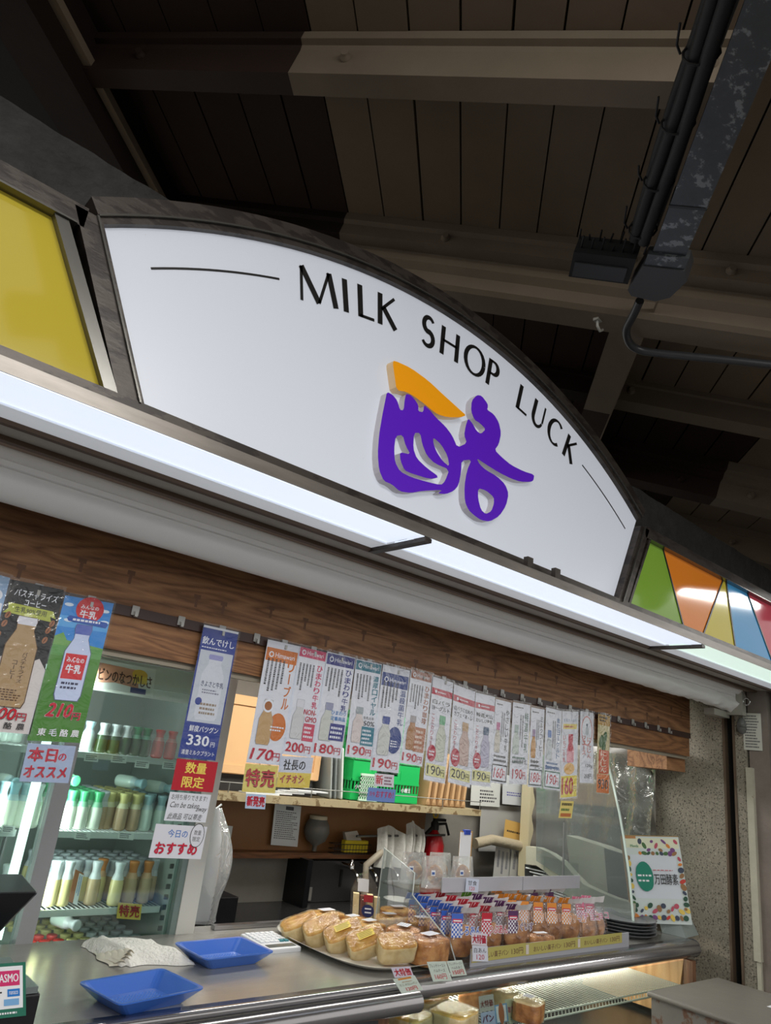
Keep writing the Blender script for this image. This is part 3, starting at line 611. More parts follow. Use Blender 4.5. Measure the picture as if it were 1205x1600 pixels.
# hooks
HK = [(62, 912), (144, 932), (213, 948), (284, 966), (348, 980), (402, 992), (445, 1003), (491, 1010), (533, 1019), (578, 1029), (621, 1040), (660, 1049), (694, 1057), (727, 1066), (758, 1073), (785, 1081), (816, 1087), (843, 1094), (867, 1101), (891, 1107), (917, 1112), (944, 1117), (967, 1124), (989, 1129), (1009, 1134), (1029, 1140), (1046, 1145)]
MT_hook = mat('clear_white_hook', (176, 174, 170), .25, coat=.3)
mb = MB(); fr = Fr((0, 0, 0))
mb.fbox(fr, -.0095, .0095, -.012, .012, 0, .003); mb.fbox(fr, -.0035, .0035, .002, .016, .003, .006); mb.fbox(fr, -.0035, .0035, .012, .016, .003, .014); mb.fbox(fr, -.0035, .0035, .004, .016, .011, .014)
hk0 = mb.build('plastic_hook', MT_hook, None, 'x', 'hook', 'plastic hooks along the hanging rail', origin=(0, 0, 0))
hook_free = {2, 3, 5, 6, 22, 23, 24, 25, 26}
for i, (u, v) in enumerate(HK):
    p = at(u, v, 1, HY-.004); o = hk0 if i == 0 else hk0.copy()
    if i: C.objects.link(o)
    o.location = (p.x, HY-.003, 1.878); o['label'] = 'small translucent hook on brown rail, %s from the left end in view' % ORD[i]
# ---- poster kit
MT_slv = clear('plastic_sleeve', (250, 252, 255), .12, .04, .26, 24, 0, .12)
MT_card = flat(226, 226, 232)
MT_red = flat(186, 30, 52); MT_wh = flat(232, 233, 238); MT_bk = flat(34, 32, 34); MT_yel = flat(232, 206, 92); MT_nav = flat(32, 50, 120)
MT_glossp = {}
class Poster:
    def __init__(s, name, tl, tr, bl, label, group=None, y=HY-.014, back=MT_card, cat='poster', tilt=0.0, sleeve=True, yy=None):
        a = at(*tl, 1, y); b = at(*tr, 1, y); c = at(*bl, 1, y)
        s.w = (b-a).length; s.h = (c-a).length
        x = (b-a).normalized(); yv = (c-a).normalized(); s.fr = Fr(a, x, yv, x.cross(yv)*(-1) if x.cross(yv).y > 0 else x.cross(yv))
        n = s.fr.n
        s.fr.n = n if n.y < 0 else -n
        s.mb = MB(); s.mb.fbox(s.fr, 0, s.w, 0, s.h, -.0006, 0, back)
        s.name = name; s.label = label; s.group = group; s.cat = cat; s.sleeve = sleeve; s.k = 1; s.a = a; s.c = c
    def L(s): s.k += 1; return s.k*.00012
    def r(s, a0, a1, b0, b1, m): s.mb.rect(s.fr, a0*s.w, a1*s.w, b0*s.h, b1*s.h, s.L(), m); return s
    def e(s, a, b, ra, rb, m, rot=0): s.mb.ell(s.fr, a*s.w, b*s.h, ra*s.w, rb*s.w, s.L(), m, 22, rot); return s
    def p(s, pts, m): s.mb.poly(s.fr, [(a*s.w, b*s.h) for a, b in pts][::-1], s.L(), m); return s
    def t(s, body, a, b, w, h, m, bold=0.0, sl=0.0): s.mb.text(body, s.fr, a*s.w, b*s.h, w*s.w, h*s.h, s.L(), m, bold, sl); return s
    def to(s, body, a, b, w, h, m, mo, bold=0.03, sl=0.0):   # outlined lettering
        L = s.L(); e = h*s.h*.045
        for ox, oy in ((-1, -1), (1, -1), (-1, 1), (1, 1), (0, 1.4), (0, -1.4), (1.4, 0), (-1.4, 0)): s.mb.text(body, s.fr, a*s.w+ox*e, b*s.h+oy*e, w*s.w, h*s.h, L, mo, 0, sl)
        s.mb.text(body, s.fr, a*s.w, b*s.h, w*s.w, h*s.h, s.L(), m, bold, sl); return s
    def v(s, body, a, b, w, h, m, bold=0.0): s.mb.vtext(body, s.fr, a*s.w, b*s.h, w*s.w, h*s.h, s.L(), m, bold); return s
    def vlines(s, a0, a1, b0, b1, n, m, seed=1):   # columns of small unreadable print
        rr = random.Random(seed); L = s.L()
        for i in range(n):
            a = a0+(a1-a0)*(i+.25)/n; q = b0; bw = (a1-a0)/n*.5; e = b0+(b1-b0)*rr.uniform(.6, 1)
            while q < e:
                d = rr.uniform(.006, .012); s.mb.rect(s.fr, a*s.w, (a+bw)*s.w, q*s.h, (q+d)*s.h, L, m); q += d+.005
    def hlines(s, a0, a1, b0, b1, n, m, seed=1):
        rr = random.Random(seed); L = s.L()
        for i in range(n):
            b = b0+(b1-b0)*(i+.25)/n; q = a0; bh = (b1-b0)/n*.5; e = a0+(a1-a0)*rr.uniform(.7, 1)
            while q < e:
                d = rr.uniform(.03, .07); s.mb.rect(s.fr, q*s.w, min(q+d, e)*s.w, b*s.h, (b+bh)*s.h, L, m); q += d+.018
    def bottle(s, a, b, w, h, mbody, mcap, cap=.16, outline=None):   # a = centre, b = top
        pr = [(-.30, 0), (.30, 0), (.33, cap*.5), (.29, cap), (.28, cap+.06), (.5, cap+.24), (.5, .93), (.42, 1), (-.42, 1), (-.5, .93), (-.5, cap+.24), (-.28, cap+.06), (-.29, cap), (-.33, cap*.5)]
        if outline: s.p([(a+x*w*1.06, b+(y*1.015-.006)*h) for x, y in pr], outline)
        s.p([(a+x*w, b+y*h) for x, y in pr], mbody)
        s.p([(a+x*w, b+y*h) for x, y in [(-.30, 0), (.30, 0), (.33, cap*.5), (.29, cap), (-.29, cap), (-.33, cap*.5)]], mcap)
    def yen(s, num, a, b, w, h, m, m2=None, bold=.02, sl=0.0, back=None, yw=.24):
        if back: s.r(a-.03, a+w+.03, b-.01, b+h+.01, back)
        s.t(num, a, b, w*(1-yw)-.02, h, m, bold, sl); s.t('円', a+w*(1-yw), b+h*.25, w*yw, h*.75, m2 or m, .01)
        return s
    def done(s):
        lo = (s.c+s.fr.x*s.w*.5)
        if s.sleeve:
            t = thing(s.name, lo, s.label, s.cat, s.group)
            s.mb.build('printed_sheet', None, t)
            m = MB(); W = s.w; H = s.h; ph = random.random()*30
            m.grid(lambda u, v: s.fr(-.004+u*(W+.008), -.008+v*(H+.012), .0032+.0016*noise.noise(Vector((u*W*40+ph, v*H*22, ph)))), 8, 16); m.build('plastic_sleeve', MT_slv, t)
            return t
        return s.mb.build(s.name, None, None, s.label, s.cat, s.group)
PG = 'price posters hanging from the rail'
# far-left pale blue poster
P = Poster('price_poster', (-50, 885), (16, 903), (-118, 1130), 'pale blue poster cut off by the left edge, left of the black coffee poster', PG, back=flat(150, 178, 208))
P.e(.80, .13, .13, .13, MT_wh); P.e(.8, .13, .05, .06, flat(196, 122, 110)); P.r(.55, .97, .18, .32, MT_wh); P.t('牛', .62, .2, .3, .09, MT_nav, .03); P.done()
# coffee
MGC = flat(222, 212, 206); MCF = flat(178, 146, 104)
P = Poster('price_poster', (17, 905), (100, 922), (-44, 1140), 'black poster with a brown coffee bottle, second from the left', PG, back=MGC)
P.r(0, 1, 0, .48, flat(22, 24, 24)); P.p([(0, .48), (1, .48), (1, .57), (.85, .50), (.6, .55), (.3, .49), (0, .55)], flat(22, 24, 24))
P.t('パスチャライズ', .12, .05, .80, .055, MT_wh, .01, .12); P.t('コーヒー', .34, .115, .40, .042, MT_wh, .01)
P.p([(.06, .155), (.9, .165), (.97, .215), (.86, .205), (.9, .24), (.1, .225), (0, .23), (.08, .195)], flat(178, 184, 74)); P.t('生乳90%使用', .20, .172, .58, .04, MT_bk, .02)
for a, b in ((.08, .30), (.02, .38), (.88, .30), (.86, .37), (.92, .25), (.1, .24)): P.e(a, b, .045, .07, flat(160, 104, 70), .4); P.e(a, b, .008, .06, flat(90, 52, 34), .4)
P.bottle(.47, .235, .56, .60, MCF, flat(222, 220, 226), .09, flat(92, 66, 44)); P.v('パスチャライズ', .52, .47, .10, .21, flat(72, 44, 28), .02); P.v('コーヒー', .38, .53, .09, .13, flat(72, 44, 28), .02)
P.hlines(.26, .68, .72, .80, 5, flat(96, 66, 44), 3)
P.to('200', .18, .845, .46, .075, flat(196, 26, 44), MT_wh, .03, .2); P.to('円', .68, .87, .17, .05, flat(196, 26, 44), MT_wh, .02)
P.t('東毛', .08, .935, .34, .042, MT_bk, .03); P.t('酪', .50, .935, .14, .042, MT_bk, .03); P.t('農', .72, .935, .14, .042, MT_bk, .03); P.done()
# 210 yen
P = Poster('price_poster', (102, 930), (178, 943), (42, 1157), 'blue and green meadow poster with a white milk bottle priced 210 yen', PG, back=flat(74, 132, 44))
P.r(0, 1, 0, .34, flat(58, 140, 214)); P.r(0, 1, .14, .22, flat(92, 168, 226)); P.p([(0, .29), (.15, .26), (.25, .31), (1, .34), (1, .40), (0, .36)], flat(120, 170, 90)); P.r(0, 1, .35, .42, flat(98, 158, 82)); P.r(0, 1, .42, .62, flat(86, 142, 58))
for a, b in ((.12, .06), (.86, .07), (.18, .17), (.9, .15)): P.e(a, b, .09, .035, flat(226, 238, 248))
P.e(.55, .075, .28, .26, flat(206, 32, 40)); P.t('みんなの', .36, .045, .36, .03, MT_wh, .03); P.t('牛乳', .37, .085, .34, .055, MT_wh, .05)
P.p([(.18, .135), (.95, .15), (.98, .165), (.95, .19), (.18, .175), (.14, .155)], flat(36, 82, 168)); P.hlines(.26, .88, .145, .175, 1, MT_wh, 5)
P.bottle(.52, .19, .50, .53, flat(204, 214, 240), flat(92, 108, 184), .13, flat(96, 104, 140)); P.r(.30, .72, .40, .575, flat(214, 42, 50)); P.t('みんなの', .34, .425, .34, .035, MT_wh, .04); P.t('牛乳', .36, .475, .30, .06, MT_wh, .06); P.hlines(.34, .68, .59, .65, 2, flat(60, 60, 90), 2)
P.to('210', .20, .745, .46, .09, flat(204, 22, 52), flat(240, 226, 214), .05, .2); P.to('円', .70, .80, .16, .05, flat(204, 22, 52), flat(240, 226, 214), .03)
for i, ch in enumerate('東毛酪農'): P.t(ch, .14+i*.21, .915, .15, .048, MT_wh, .04)
P.done()
def card(name, tl, tr, bl, label, back, y=HY-.016, sleeve=False, cat='card', group='notice cards hanging under the posters'): return Poster(name, tl, tr, bl, label, group, y, back, cat, sleeve=sleeve)
P = card('notice_card', (44, 1161), (119, 1166), (30, 1221), 'pale blue card with red Japanese writing hanging below the 210 yen poster', flat(168, 182, 208), sleeve=True)
P.to('本日', .06, .10, .58, .36, flat(196, 44, 66), flat(226, 206, 214), .05); P.t('の', .68, .22, .16, .2, flat(196, 44, 66), .05); P.to('オススメ', .05, .58, .86, .3, flat(196, 44, 66), flat(226, 206, 214), .05); P.done()
# 330 yen
P = Poster('price_poster', (319, 976), (373, 988), (278, 1183), 'tall navy and white milk bottle poster priced 330 yen', PG, back=flat(40, 60, 138))
P.r(0, 1, 0, .018, MT_wh); P.t('飲んでけし', .04, .085, .9, .06, MT_wh, .03); P.hlines(.05, .95, .16, .175, 1, MT_wh, 3); P.r(.04, .96, .19, .735, flat(196, 200, 208))
P.bottle(.5, .215, .62, .50, flat(212, 214, 220), flat(150, 150, 196), .08); P.t('きよさと牛乳', .22, .42, .62, .045, flat(40, 50, 90), .02); P.hlines(.28, .78, .48, .52, 2, flat(120, 120, 140), 4); P.e(.24, .58, .09, .09, flat(40, 60, 138)); P.hlines(.3, .8, .58, .68, 3, flat(150, 130, 110), 5)
P.t('鮮度バツグン', .14, .76, .78, .045, MT_wh, .03); P.t('330', .14, .83, .58, .075, MT_wh, .05); P.t('円', .78, .87, .11, .035, MT_wh, .02); P.t('清里ミルクプラント', .05, .94, .88, .035, MT_wh, .02); P.done()
P = card('notice_card', (277, 1185), (341, 1191), (267, 1234), 'red card with yellow writing hanging below the 330 yen poster', flat(178, 26, 44))
P.t('数量', .24, .08, .5, .36, MT_yel, .05); P.t('限定', .22, .54, .52, .36, MT_yel, .05); P.done()
P = card('notice_card', (266, 1237), (330, 1242), (256, 1282), 'white handwritten card reading Can be taken away, below the red card', flat(216, 218, 226))
P.t('お持ち帰りできます!', .06, .06, .86, .2, MT_bk); P.t('Can be taken', .05, .33, .7, .2, MT_bk, 0, .3); P.t('away', .68, .50, .26, .18, MT_bk, 0, .3); P.t('此商品 可以帯走', .05, .72, .82, .22, MT_bk, 0, .2); P.done()
P = card('notice_card', (244, 1287), (324, 1292), (232, 1340), 'white card with blue and red writing, lowest under the 330 yen poster', flat(214, 214, 222))
P.t('今日の', .26, .14, .38, .24, flat(64, 112, 186), .03); P.to('おすすめ', .08, .54, .8, .34, flat(198, 28, 60), flat(214, 214, 222), .06)
P.e(.83, .28, .14, .20, MT_bk); P.e(.83, .28, .128, .188, flat(214, 214, 222)); P.t('数量', .76, .12, .14, .15, MT_bk); P.t('限定', .75, .32, .15, .15, MT_bk); P.done()
# family of posters with a coloured heading, vertical text, bottle and price
def fam(tl, tr, bl, label, head, title, tcol, num, body, cap, blob, hx=(0.02, .98), head_y=(.02, .12), sl=0.0, extra=None, numc=MT_red, logo=True, title_b=.05, seed=1):
    P = Poster('price_poster', tl, tr, bl, label, PG); P.r(hx[0], hx[1], head_y[0], head_y[1], head)
    hm = (head_y[0]+head_y[1])/2
    if logo: P.e(.18, hm, .075, .075, MT_wh); P.e(.18, hm, .045, .045, head); P.t('Himawari', .3, hm-.022, .6, .042, MT_wh, .01)
    P.vlines(.06, .66, .15, .42, 5, MT_bk, seed); P.v(title, .72, .14, .22, .42, tcol, title_b)
    if blob: P.e(.70, .70, .26, .34, blob)
    P.bottle(.34, .49, .40, .36, body, cap, .2, flat(150, 150, 156))
    if extra: extra(P)
    P.yen(num, .06, .885, .86, .085, numc, bold=.05, sl=sl); P.done()
ORG = flat(206, 112, 36)
def x1(P): P.e(.34, .54, .16, .16, MT_wh); P.e(.34, .54, .11, .11, flat(160, 92, 30)); P.hlines(.5, .92, .69, .74, 2, MT_wh, 2)
fam((419, 999), (468.5, 1010), (385, 1191), 'orange headed poster with round orange disc priced 170 yen', ORG, 'リーブル', ORG, '170', flat(196, 158, 108), flat(206, 200, 196), ORG, head_y=(.06, .17), sl=.2, extra=x1, title_b=.04, seed=11)
P = card('notice_card', (384, 1193), (435, 1197), (378, 1237), 'yellow special sale card hanging below the orange 170 yen poster', flat(226, 206, 110), sleeve=True); P.to('特売', .06, .18, .86, .62, flat(188, 62, 66), flat(226, 206, 110), .05); P.done()
P = card('notice_card', (385, 1240), (416, 1242), (383, 1263), 'small blue edged card with red writing, lowest under the 170 yen poster', flat(176, 196, 224)); P.to('新発売', .06, .14, .88, .7, flat(192, 40, 64), MT_wh, .05); P.done()
PK = flat(206, 66, 104)
def x2(P):
    P.r(.56, .96, .70, .86, flat(204, 72, 96)); P.hlines(.6, .92, .72, .84, 3, MT_wh, 3); P.t('NON-', .50, .57, .44, .05, MT_red, .03); P.t('GMO', .58, .635, .4, .05, MT_red, .03)
fam((469, 1010), (511, 1020), (441, 1178), 'pink headed poster marked NON-GMO priced 200 yen', PK, 'ひまわり牛乳', PK, '200', flat(208, 206, 204), flat(220, 218, 222), None, head_y=(.0, .09), extra=x2, seed=12)
P = card('notice_card', (439, 1181), (490, 1184), (431, 1230), 'white over yellow card hanging below the pink 200 yen poster', flat(208, 210, 220), sleeve=True); P.r(0, 1, .52, 1, flat(226, 198, 84)); P.t('社長の', .12, .1, .66, .34, MT_bk, .04); P.to('イチオシ', .08, .6, .7, .26, flat(190, 70, 80), MT_yel, .03); P.done()
NV = flat(52, 54, 128)
def x3(P):
    P.t('ひまわり', .44, .555, .5, .04, flat(66, 130, 190), .04); P.t('定番商品', .44, .61, .5, .04, flat(66, 130, 190), .04); P.r(.46, .96, .68, .84, NV); P.hlines(.5, .92, .70, .83, 3, MT_wh, 6)
fam((512, 1018), (556, 1028), (486, 1180), 'purple-navy headed milk poster priced 180 yen', NV, 'ひまわり牛乳', NV, '180', flat(206, 206, 196), flat(150, 152, 176), None, head_y=(.01, .12), extra=x3, seed=13)
TL = flat(44, 122, 140)
def x4(P): P.t('50%', .54, .62, .4, .05, MT_bk, .02); P.r(.48, .96, .68, .87, TL); P.hlines(.52, .92, .70, .86, 4, MT_wh, 7); P.t('生乳比率', .5, .575, .4, .03, MT_bk)
fam((557, 1029), (597, 1038), (539, 1182), 'teal headed poster marked 50% priced 190 yen', TL, '濃厚ロイヤル', TL, '190', flat(220, 206, 200), flat(160, 168, 170), None, head_y=(.01, .11), extra=x4, seed=14)
N2 = flat(44, 66, 132)
def x5(P): P.hlines(.58, .88, .70, .77, 3, MT_wh, 8)
fam((599, 1038), (641, 1048), (578, 1203), 'longer white poster with navy label bar and thin red 190 yen price', N2, '低温殺菌牛乳', N2, '190', flat(208, 208, 200), flat(70, 84, 150), N2, head_y=(.07, .20), extra=x5, title_b=.03, seed=15)
P = card('notice_card', (586, 1208), (616, 1211), (585, 1228), 'small red lettered tag hanging below the navy label bar poster', flat(216, 212, 220)); P.t('新', .06, .12, .36, .72, flat(190, 60, 70), .05); P.hlines(.5, .95, .15, .9, 3, flat(110, 60, 80), 9); P.done()
P = card('notice_card', (576, 1230), (619, 1234), (573, 1251), 'blue card with red writing hanging in front of the green crates', flat(108, 136, 196)); P.t('おすすめ！', .30, .2, .62, .5, flat(176, 44, 84), .04); P.t('只今', .06, .3, .2, .35, flat(176, 44, 84), .03); P.done()
BR = flat(170, 108, 82)
def x6(P): P.r(.48, .96, .60, .86, flat(178, 112, 76)); P.hlines(.52, .92, .62, .84, 4, flat(226, 206, 190), 9)
fam((643, 1046), (676, 1055), (625, 1192), 'brown headed coffee poster priced 190 yen', BR, 'ひまわり珈琲', BR, '190', flat(178, 128, 84), flat(170, 160, 160), None, head_y=(.0, .09), extra=x6, seed=16)
RB = flat(186, 36, 62)
def tri(tl, tr, bl, label, num, capc, bodyc, lines, seed):
    P = Poster('price_poster', tl, tr, bl, label, PG); P.r(0, 1, .105, .17, RB); P.e(.2, .137, .05, .05, MT_wh); P.hlines(.3, .8, .125, .15, 1, MT_wh, seed)
    for i, l in enumerate(lines): P.t(l, .08, .215+i*.06, .84, .045, MT_bk, .03)
    P.bottle(.62, .36, .44, .44, bodyc, capc, .2, flat(160, 160, 160)); P.v('こだわり牛乳', .10, .36, .14, .32, flat(180, 70, 90), .01); P.e(.24, .74, .20, .26, RB); P.hlines(.12, .36, .71, .77, 2, MT_wh, 2)
    P.r(.05, .95, .84, .955, flat(226, 220, 150)); P.yen(num, .1, .855, .8, .085, MT_bk, bold=.02, yw=.2); P.done()
tri((677, 1057), (708.5, 1067), (662, 1218), 'red band milk poster with green capped bottle, leftmost of the red band three', '190', flat(110, 176, 130), flat(200, 202, 184), ['白バラ', 'ヨーグルト'], 3)
tri((710, 1069), (743, 1081), (700, 1222), 'red band poster with brown milk coffee bottle priced 200 yen', '200', flat(196, 160, 120), flat(196, 166, 154), ['白バラこだわり', 'カフェ・オ・レ'], 4)
tri((744, 1082), (774, 1089), (735, 1226), 'red band poster with dark blue capped bottle, rightmost of the red band three', '190', flat(84, 104, 130), flat(180, 176, 196), ['特選大山', 'おいしい牛乳'], 5)
GRN = flat(60, 110, 84)
def small(tl, tr, bl, label, num, capc, bodyc, vt, vc, box=None, seed=1, extra=None):
    P = Poster('price_poster', tl, tr, bl, label, PG); P.hlines(.1, .6, .04, .07, 1, MT_bk, seed); P.v(vt, .70, .10, .22, .52, vc, .02); P.vlines(.42, .66, .15, .55, 2, MT_bk, seed+3)
    P.bottle(.26, .28, .34, .36, bodyc, capc, .25, flat(150, 150, 150)); P.hlines(.1, .9, .66, .76, 2, vc, seed+5)
    if extra: extra(P)
    if box: P.r(.03, .97, .78, .98, box); P.r(.08, .92, .795, .965, MT_wh)
    P.yen(num, .14, .82, .72, .12, MT_red, bold=.02, sl=.15 if box else 0, yw=.2); P.done()
small((775, 1092), (799, 1098), (766, 1222), 'white milk poster with black box around 160 yen', '160', flat(190, 90, 140), flat(212, 204, 190), 'やさしい牛乳', MT_bk, MT_bk, 21)
small((802, 1097), (829, 1102), (795.5, 1224), 'milk poster with unboxed dark red 190 price between two boxed prices', '190', flat(160, 178, 170), flat(196, 204, 194), '特濃牛乳', flat(70, 110, 90), None, 22, lambda P: (P.t('4.2特濃牛乳', .08, .70, .84, .06, flat(110, 110, 116), .01)))
small((830.5, 1105), (851, 1109), (825, 1229), 'milk coffee poster with dark green box around 180 yen', '180', flat(150, 120, 160), flat(206, 150, 80), 'ミルクコーヒー', MT_bk, flat(50, 70, 66), 23, lambda P: (P.t('ミルク', .12, .66, .5, .05, MT_bk, .03), P.t('コーヒー', .4, .72, .55, .05, MT_bk, .03)))
small((853.5, 1105), (878, 1111), (849.5, 1232), 'blue lettered drinking yoghurt poster with green box around 190 yen', '190', flat(60, 110, 180), flat(200, 204, 204), '飲むヨーグルト', flat(50, 100, 150), GRN, 24, lambda P: (P.t('飲むヨーグルト', .06, .71, .88, .055, flat(40, 90, 150), .05)))
P = Poster('price_poster', (879, 1111), (904, 1112), (875, 1248), 'strawberry milk poster with bold red 160 on yellow', PG); P.t('生乳たっぷり', .1, .09, .8, .035, flat(70, 120, 160), .02); P.r(.08, .92, .15, .21, MT_yel); P.hlines(.12, .88, .165, .20, 1, MT_red, 3)
P.bottle(.55, .27, .44, .33, flat(226, 150, 160), flat(200, 60, 80), .3); P.e(.55, .42, .16, .16, flat(200, 50, 70)); P.v('いちご牛乳', .08, .28, .18, .32, flat(190, 60, 80), .02); P.e(.5, .67, .32, .2, flat(232, 178, 90)); P.r(.02, .98, .75, .99, flat(238, 214, 70)); P.t('160', .08, .77, .66, .19, flat(186, 34, 44), .05); P.t('円', .78, .87, .16, .06, MT_bk, 0); P.done()
P = card('notice_card', (877, 1251), (897, 1252), (873, 1278), 'small curled yellow tag hanging below the yellow 160 poster', flat(226, 206, 120)); P.hlines(.1, .9, .05, .35, 1, MT_bk, 2); P.hlines(.1, .9, .38, .65, 1, flat(60, 110, 60), 3); P.r(.1, .9, .72, .92, flat(190, 110, 60)); P.done()
P = Poster('price_poster', (907, 1111), (927.5, 1114), (906, 1223), 'handwritten carrot juice poster marked 250 yen', PG); P.e(.5, .27, .42, .62, flat(206, 120, 120)); P.e(.5, .27, .37, .56, MT_wh); P.bottle(.5, .17, .24, .16, flat(196, 200, 204), flat(120, 130, 140), .2)
P.v('にんじん', .52, .36, .30, .3, flat(200, 84, 70), .04); P.v('ジュース', .14, .34, .28, .28, flat(200, 84, 70), .04); P.t('120g', .4, .74, .5, .05, MT_bk); P.t('250円', .3, .87, .56, .07, MT_bk); P.done()
P = Poster('price_poster', (935, 1115), (953.5, 1119), (932, 1238), 'narrow orange carrot poster with handwritten 930, rightmost of the row', PG, back=flat(214, 200, 150)); P.r(0, 1, 0, .14, flat(196, 150, 60)); P.hlines(.1, .8, .02, .1, 2, MT_bk, 2)
for a, b in ((.3, .35), (.6, .3), (.5, .42)): P.e(a, b, .16, .3, flat(70, 110, 60), .3)
P.r(.12, .95, .46, .76, flat(214, 92, 44)); P.v('にんじん', .25, .47, .5, .28, flat(240, 226, 200), .06); P.r(0, 1, .77, 1, flat(222, 120, 46)); P.t('930', .1, .83, .8, .12, MT_bk, .03); P.done()
# ================================================================ FRIDGE
FY = 2.33
MT_fr = mat('fridge_frame_grey', (150, 152, 154), .4, .2); MT_frw = mat('fridge_frame_white', (196, 196, 190), .4)
MT_liner = mat('fridge_liner', (138, 150, 146), .5)
fg = thing('glass_door_fridge', (.3, FY, 0), 'tall glass fronted milk fridge with white light strip, behind the left of the counter', 'fridge')
mb = MB(); mb.box(-.6, 1.30, 2.86, 2.92, .0, 1.90); mb.build('back_panel', MT_liner, fg)
mb = MB(); mb.box(1.25, 1.30, FY+.03, 2.86, 0, 1.90); mb.build('side_panel', MT_liner, fg)
mb = MB(); mb.box(-.6, 1.30, FY, 2.86, 1.84, 1.90); mb.build('top_panel', MT_frw, fg)
mb = MB(); mb.box(-.6, 1.30, FY+.02, 2.86, .55, .80); mb.build('base_body', MT_fr, fg)
mb = MB(); mb.box(-.6, 1.30, FY, FY+.05, .80, .985); mb.build('sill', mat('sill_pinkish', (164, 156, 156), .35, .3), fg)
mb = MB(); mb.box(.792, .838, FY-.01, FY+.04, .985, 1.84); mb.build('mullion', MT_fr, fg)
mb = MB(); mb.box(1.252, 1.272, FY-.008, FY+.03, .985, 1.84); mb.build('door_edge', mat('green_grey_edge', (118, 134, 130), .3, .2), fg)
mb = MB(); mb.box(1.272, 1.335, FY-.012, FY+.03, .80, 1.84); mb.build('white_post', MT_frw, fg)
mb = MB(); mb.box(-.6, 1.335, FY-.01, FY+.03, 1.80, 1.86); mb.build('header_frame', mat('header_grey', (150, 150, 144), .5), fg)
MT_tube = emis('fridge_tube', (232, 246, 240), 1.9)
for x0, x1 in ((.748, .772),):
    mb = MB(); mb.box(x0, x1, FY+.045, FY+.06, 1.0, 1.70); mb.build('light_tube', MT_tube, fg, 'lit white light strip')
mb = MB(); mb.box(-.5, 1.24, FY+.19, FY+.21, 1.745, 1.76); mb.build('light_tube', MT_tube, fg)
mb = MB(); mb.box(.84, 1.25, FY+.10, FY+.13, 1.73, 1.83); mb.box(.84, 1.25, FY+.12, FY+.16, 1.70, 1.735); mb.build('upper_housing', mat('white_housing', (206, 206, 200), .4), fg)
MT_glass = clear('fridge_glass', (236, 246, 242), .02, .05)
for x0, x1 in ((-.55, .79), (.84, 1.252)):
    mb = MB(); mb.box(x0, x1, FY+.012, FY+.018, .985, 1.80); mb.build('glass_door', MT_glass, fg)
MT_wire = mat('white_coated_wire', (206, 212, 212), .35)
SHZ = [1.505, 1.275, 1.060, .955]
for zi, z in enumerate(SHZ[:3]):
    for x0, x1 in ((-.3, .745), (.85, 1.245)):
        mb = MB(); mb.box(x0, x1, 2.40, 2.408, z-.014, z+.004); mb.tube([(x0, 2.41, z+.0), (x1, 2.41, z)], .004, 6); mb.tube([(x0, 2.84, z), (x1, 2.84, z)], .004, 6)
        n = int((x1-x0)/.0145)
        for i in range(n+1):
            x = x0+(x1-x0)*i/n; mb.tube([(x, 2.40, z+.003), (x, 2.84, z+.003)], .0018, 4, caps=False)
        o = mb.build('wire_shelf', MT_wire, fg)
MB().box(-.3, 1.245, 2.39, 2.86, .93, .952).build('deck', MT_liner, fg)
mb = MB()
for z in [1.0+.03*i for i in range(24)]: mb.box(1.238, 1.25, 2.37, 2.376, z, z+.014)
mb.build('slotted_strip', mat('strip_dark', (70, 76, 74), .5), fg)
for k in range(2): MB().box(.84+.0, .846, 2.82-k*.02, 2.83-k*.02, .96, 1.7).build('rear_strip', MT_fr, fg)
# banner above
P = Poster('fridge_banner', (120, 1022), (244, 1046), (113, 1068), 'white and orange banner with brown Japanese writing in the top of the fridge', None, FY+.095, flat(226, 224, 220), 'banner', sleeve=False)
P.p([(.1, .12), (.78, .16), (.8, .8), (.5, .72), (.3, .82), (.1, .7)], flat(206, 142, 116)); P.e(.80, .30, .10, .06, flat(226, 176, 60)); P.r(.72, .90, .35, .62, flat(232, 196, 74)); P.r(.70, .90, .78, .97, flat(44, 58, 120)); P.t('からのビンのなつかしさ', .02, .30, .94, .42, flat(58, 32, 28), .04, 0)
P.done()
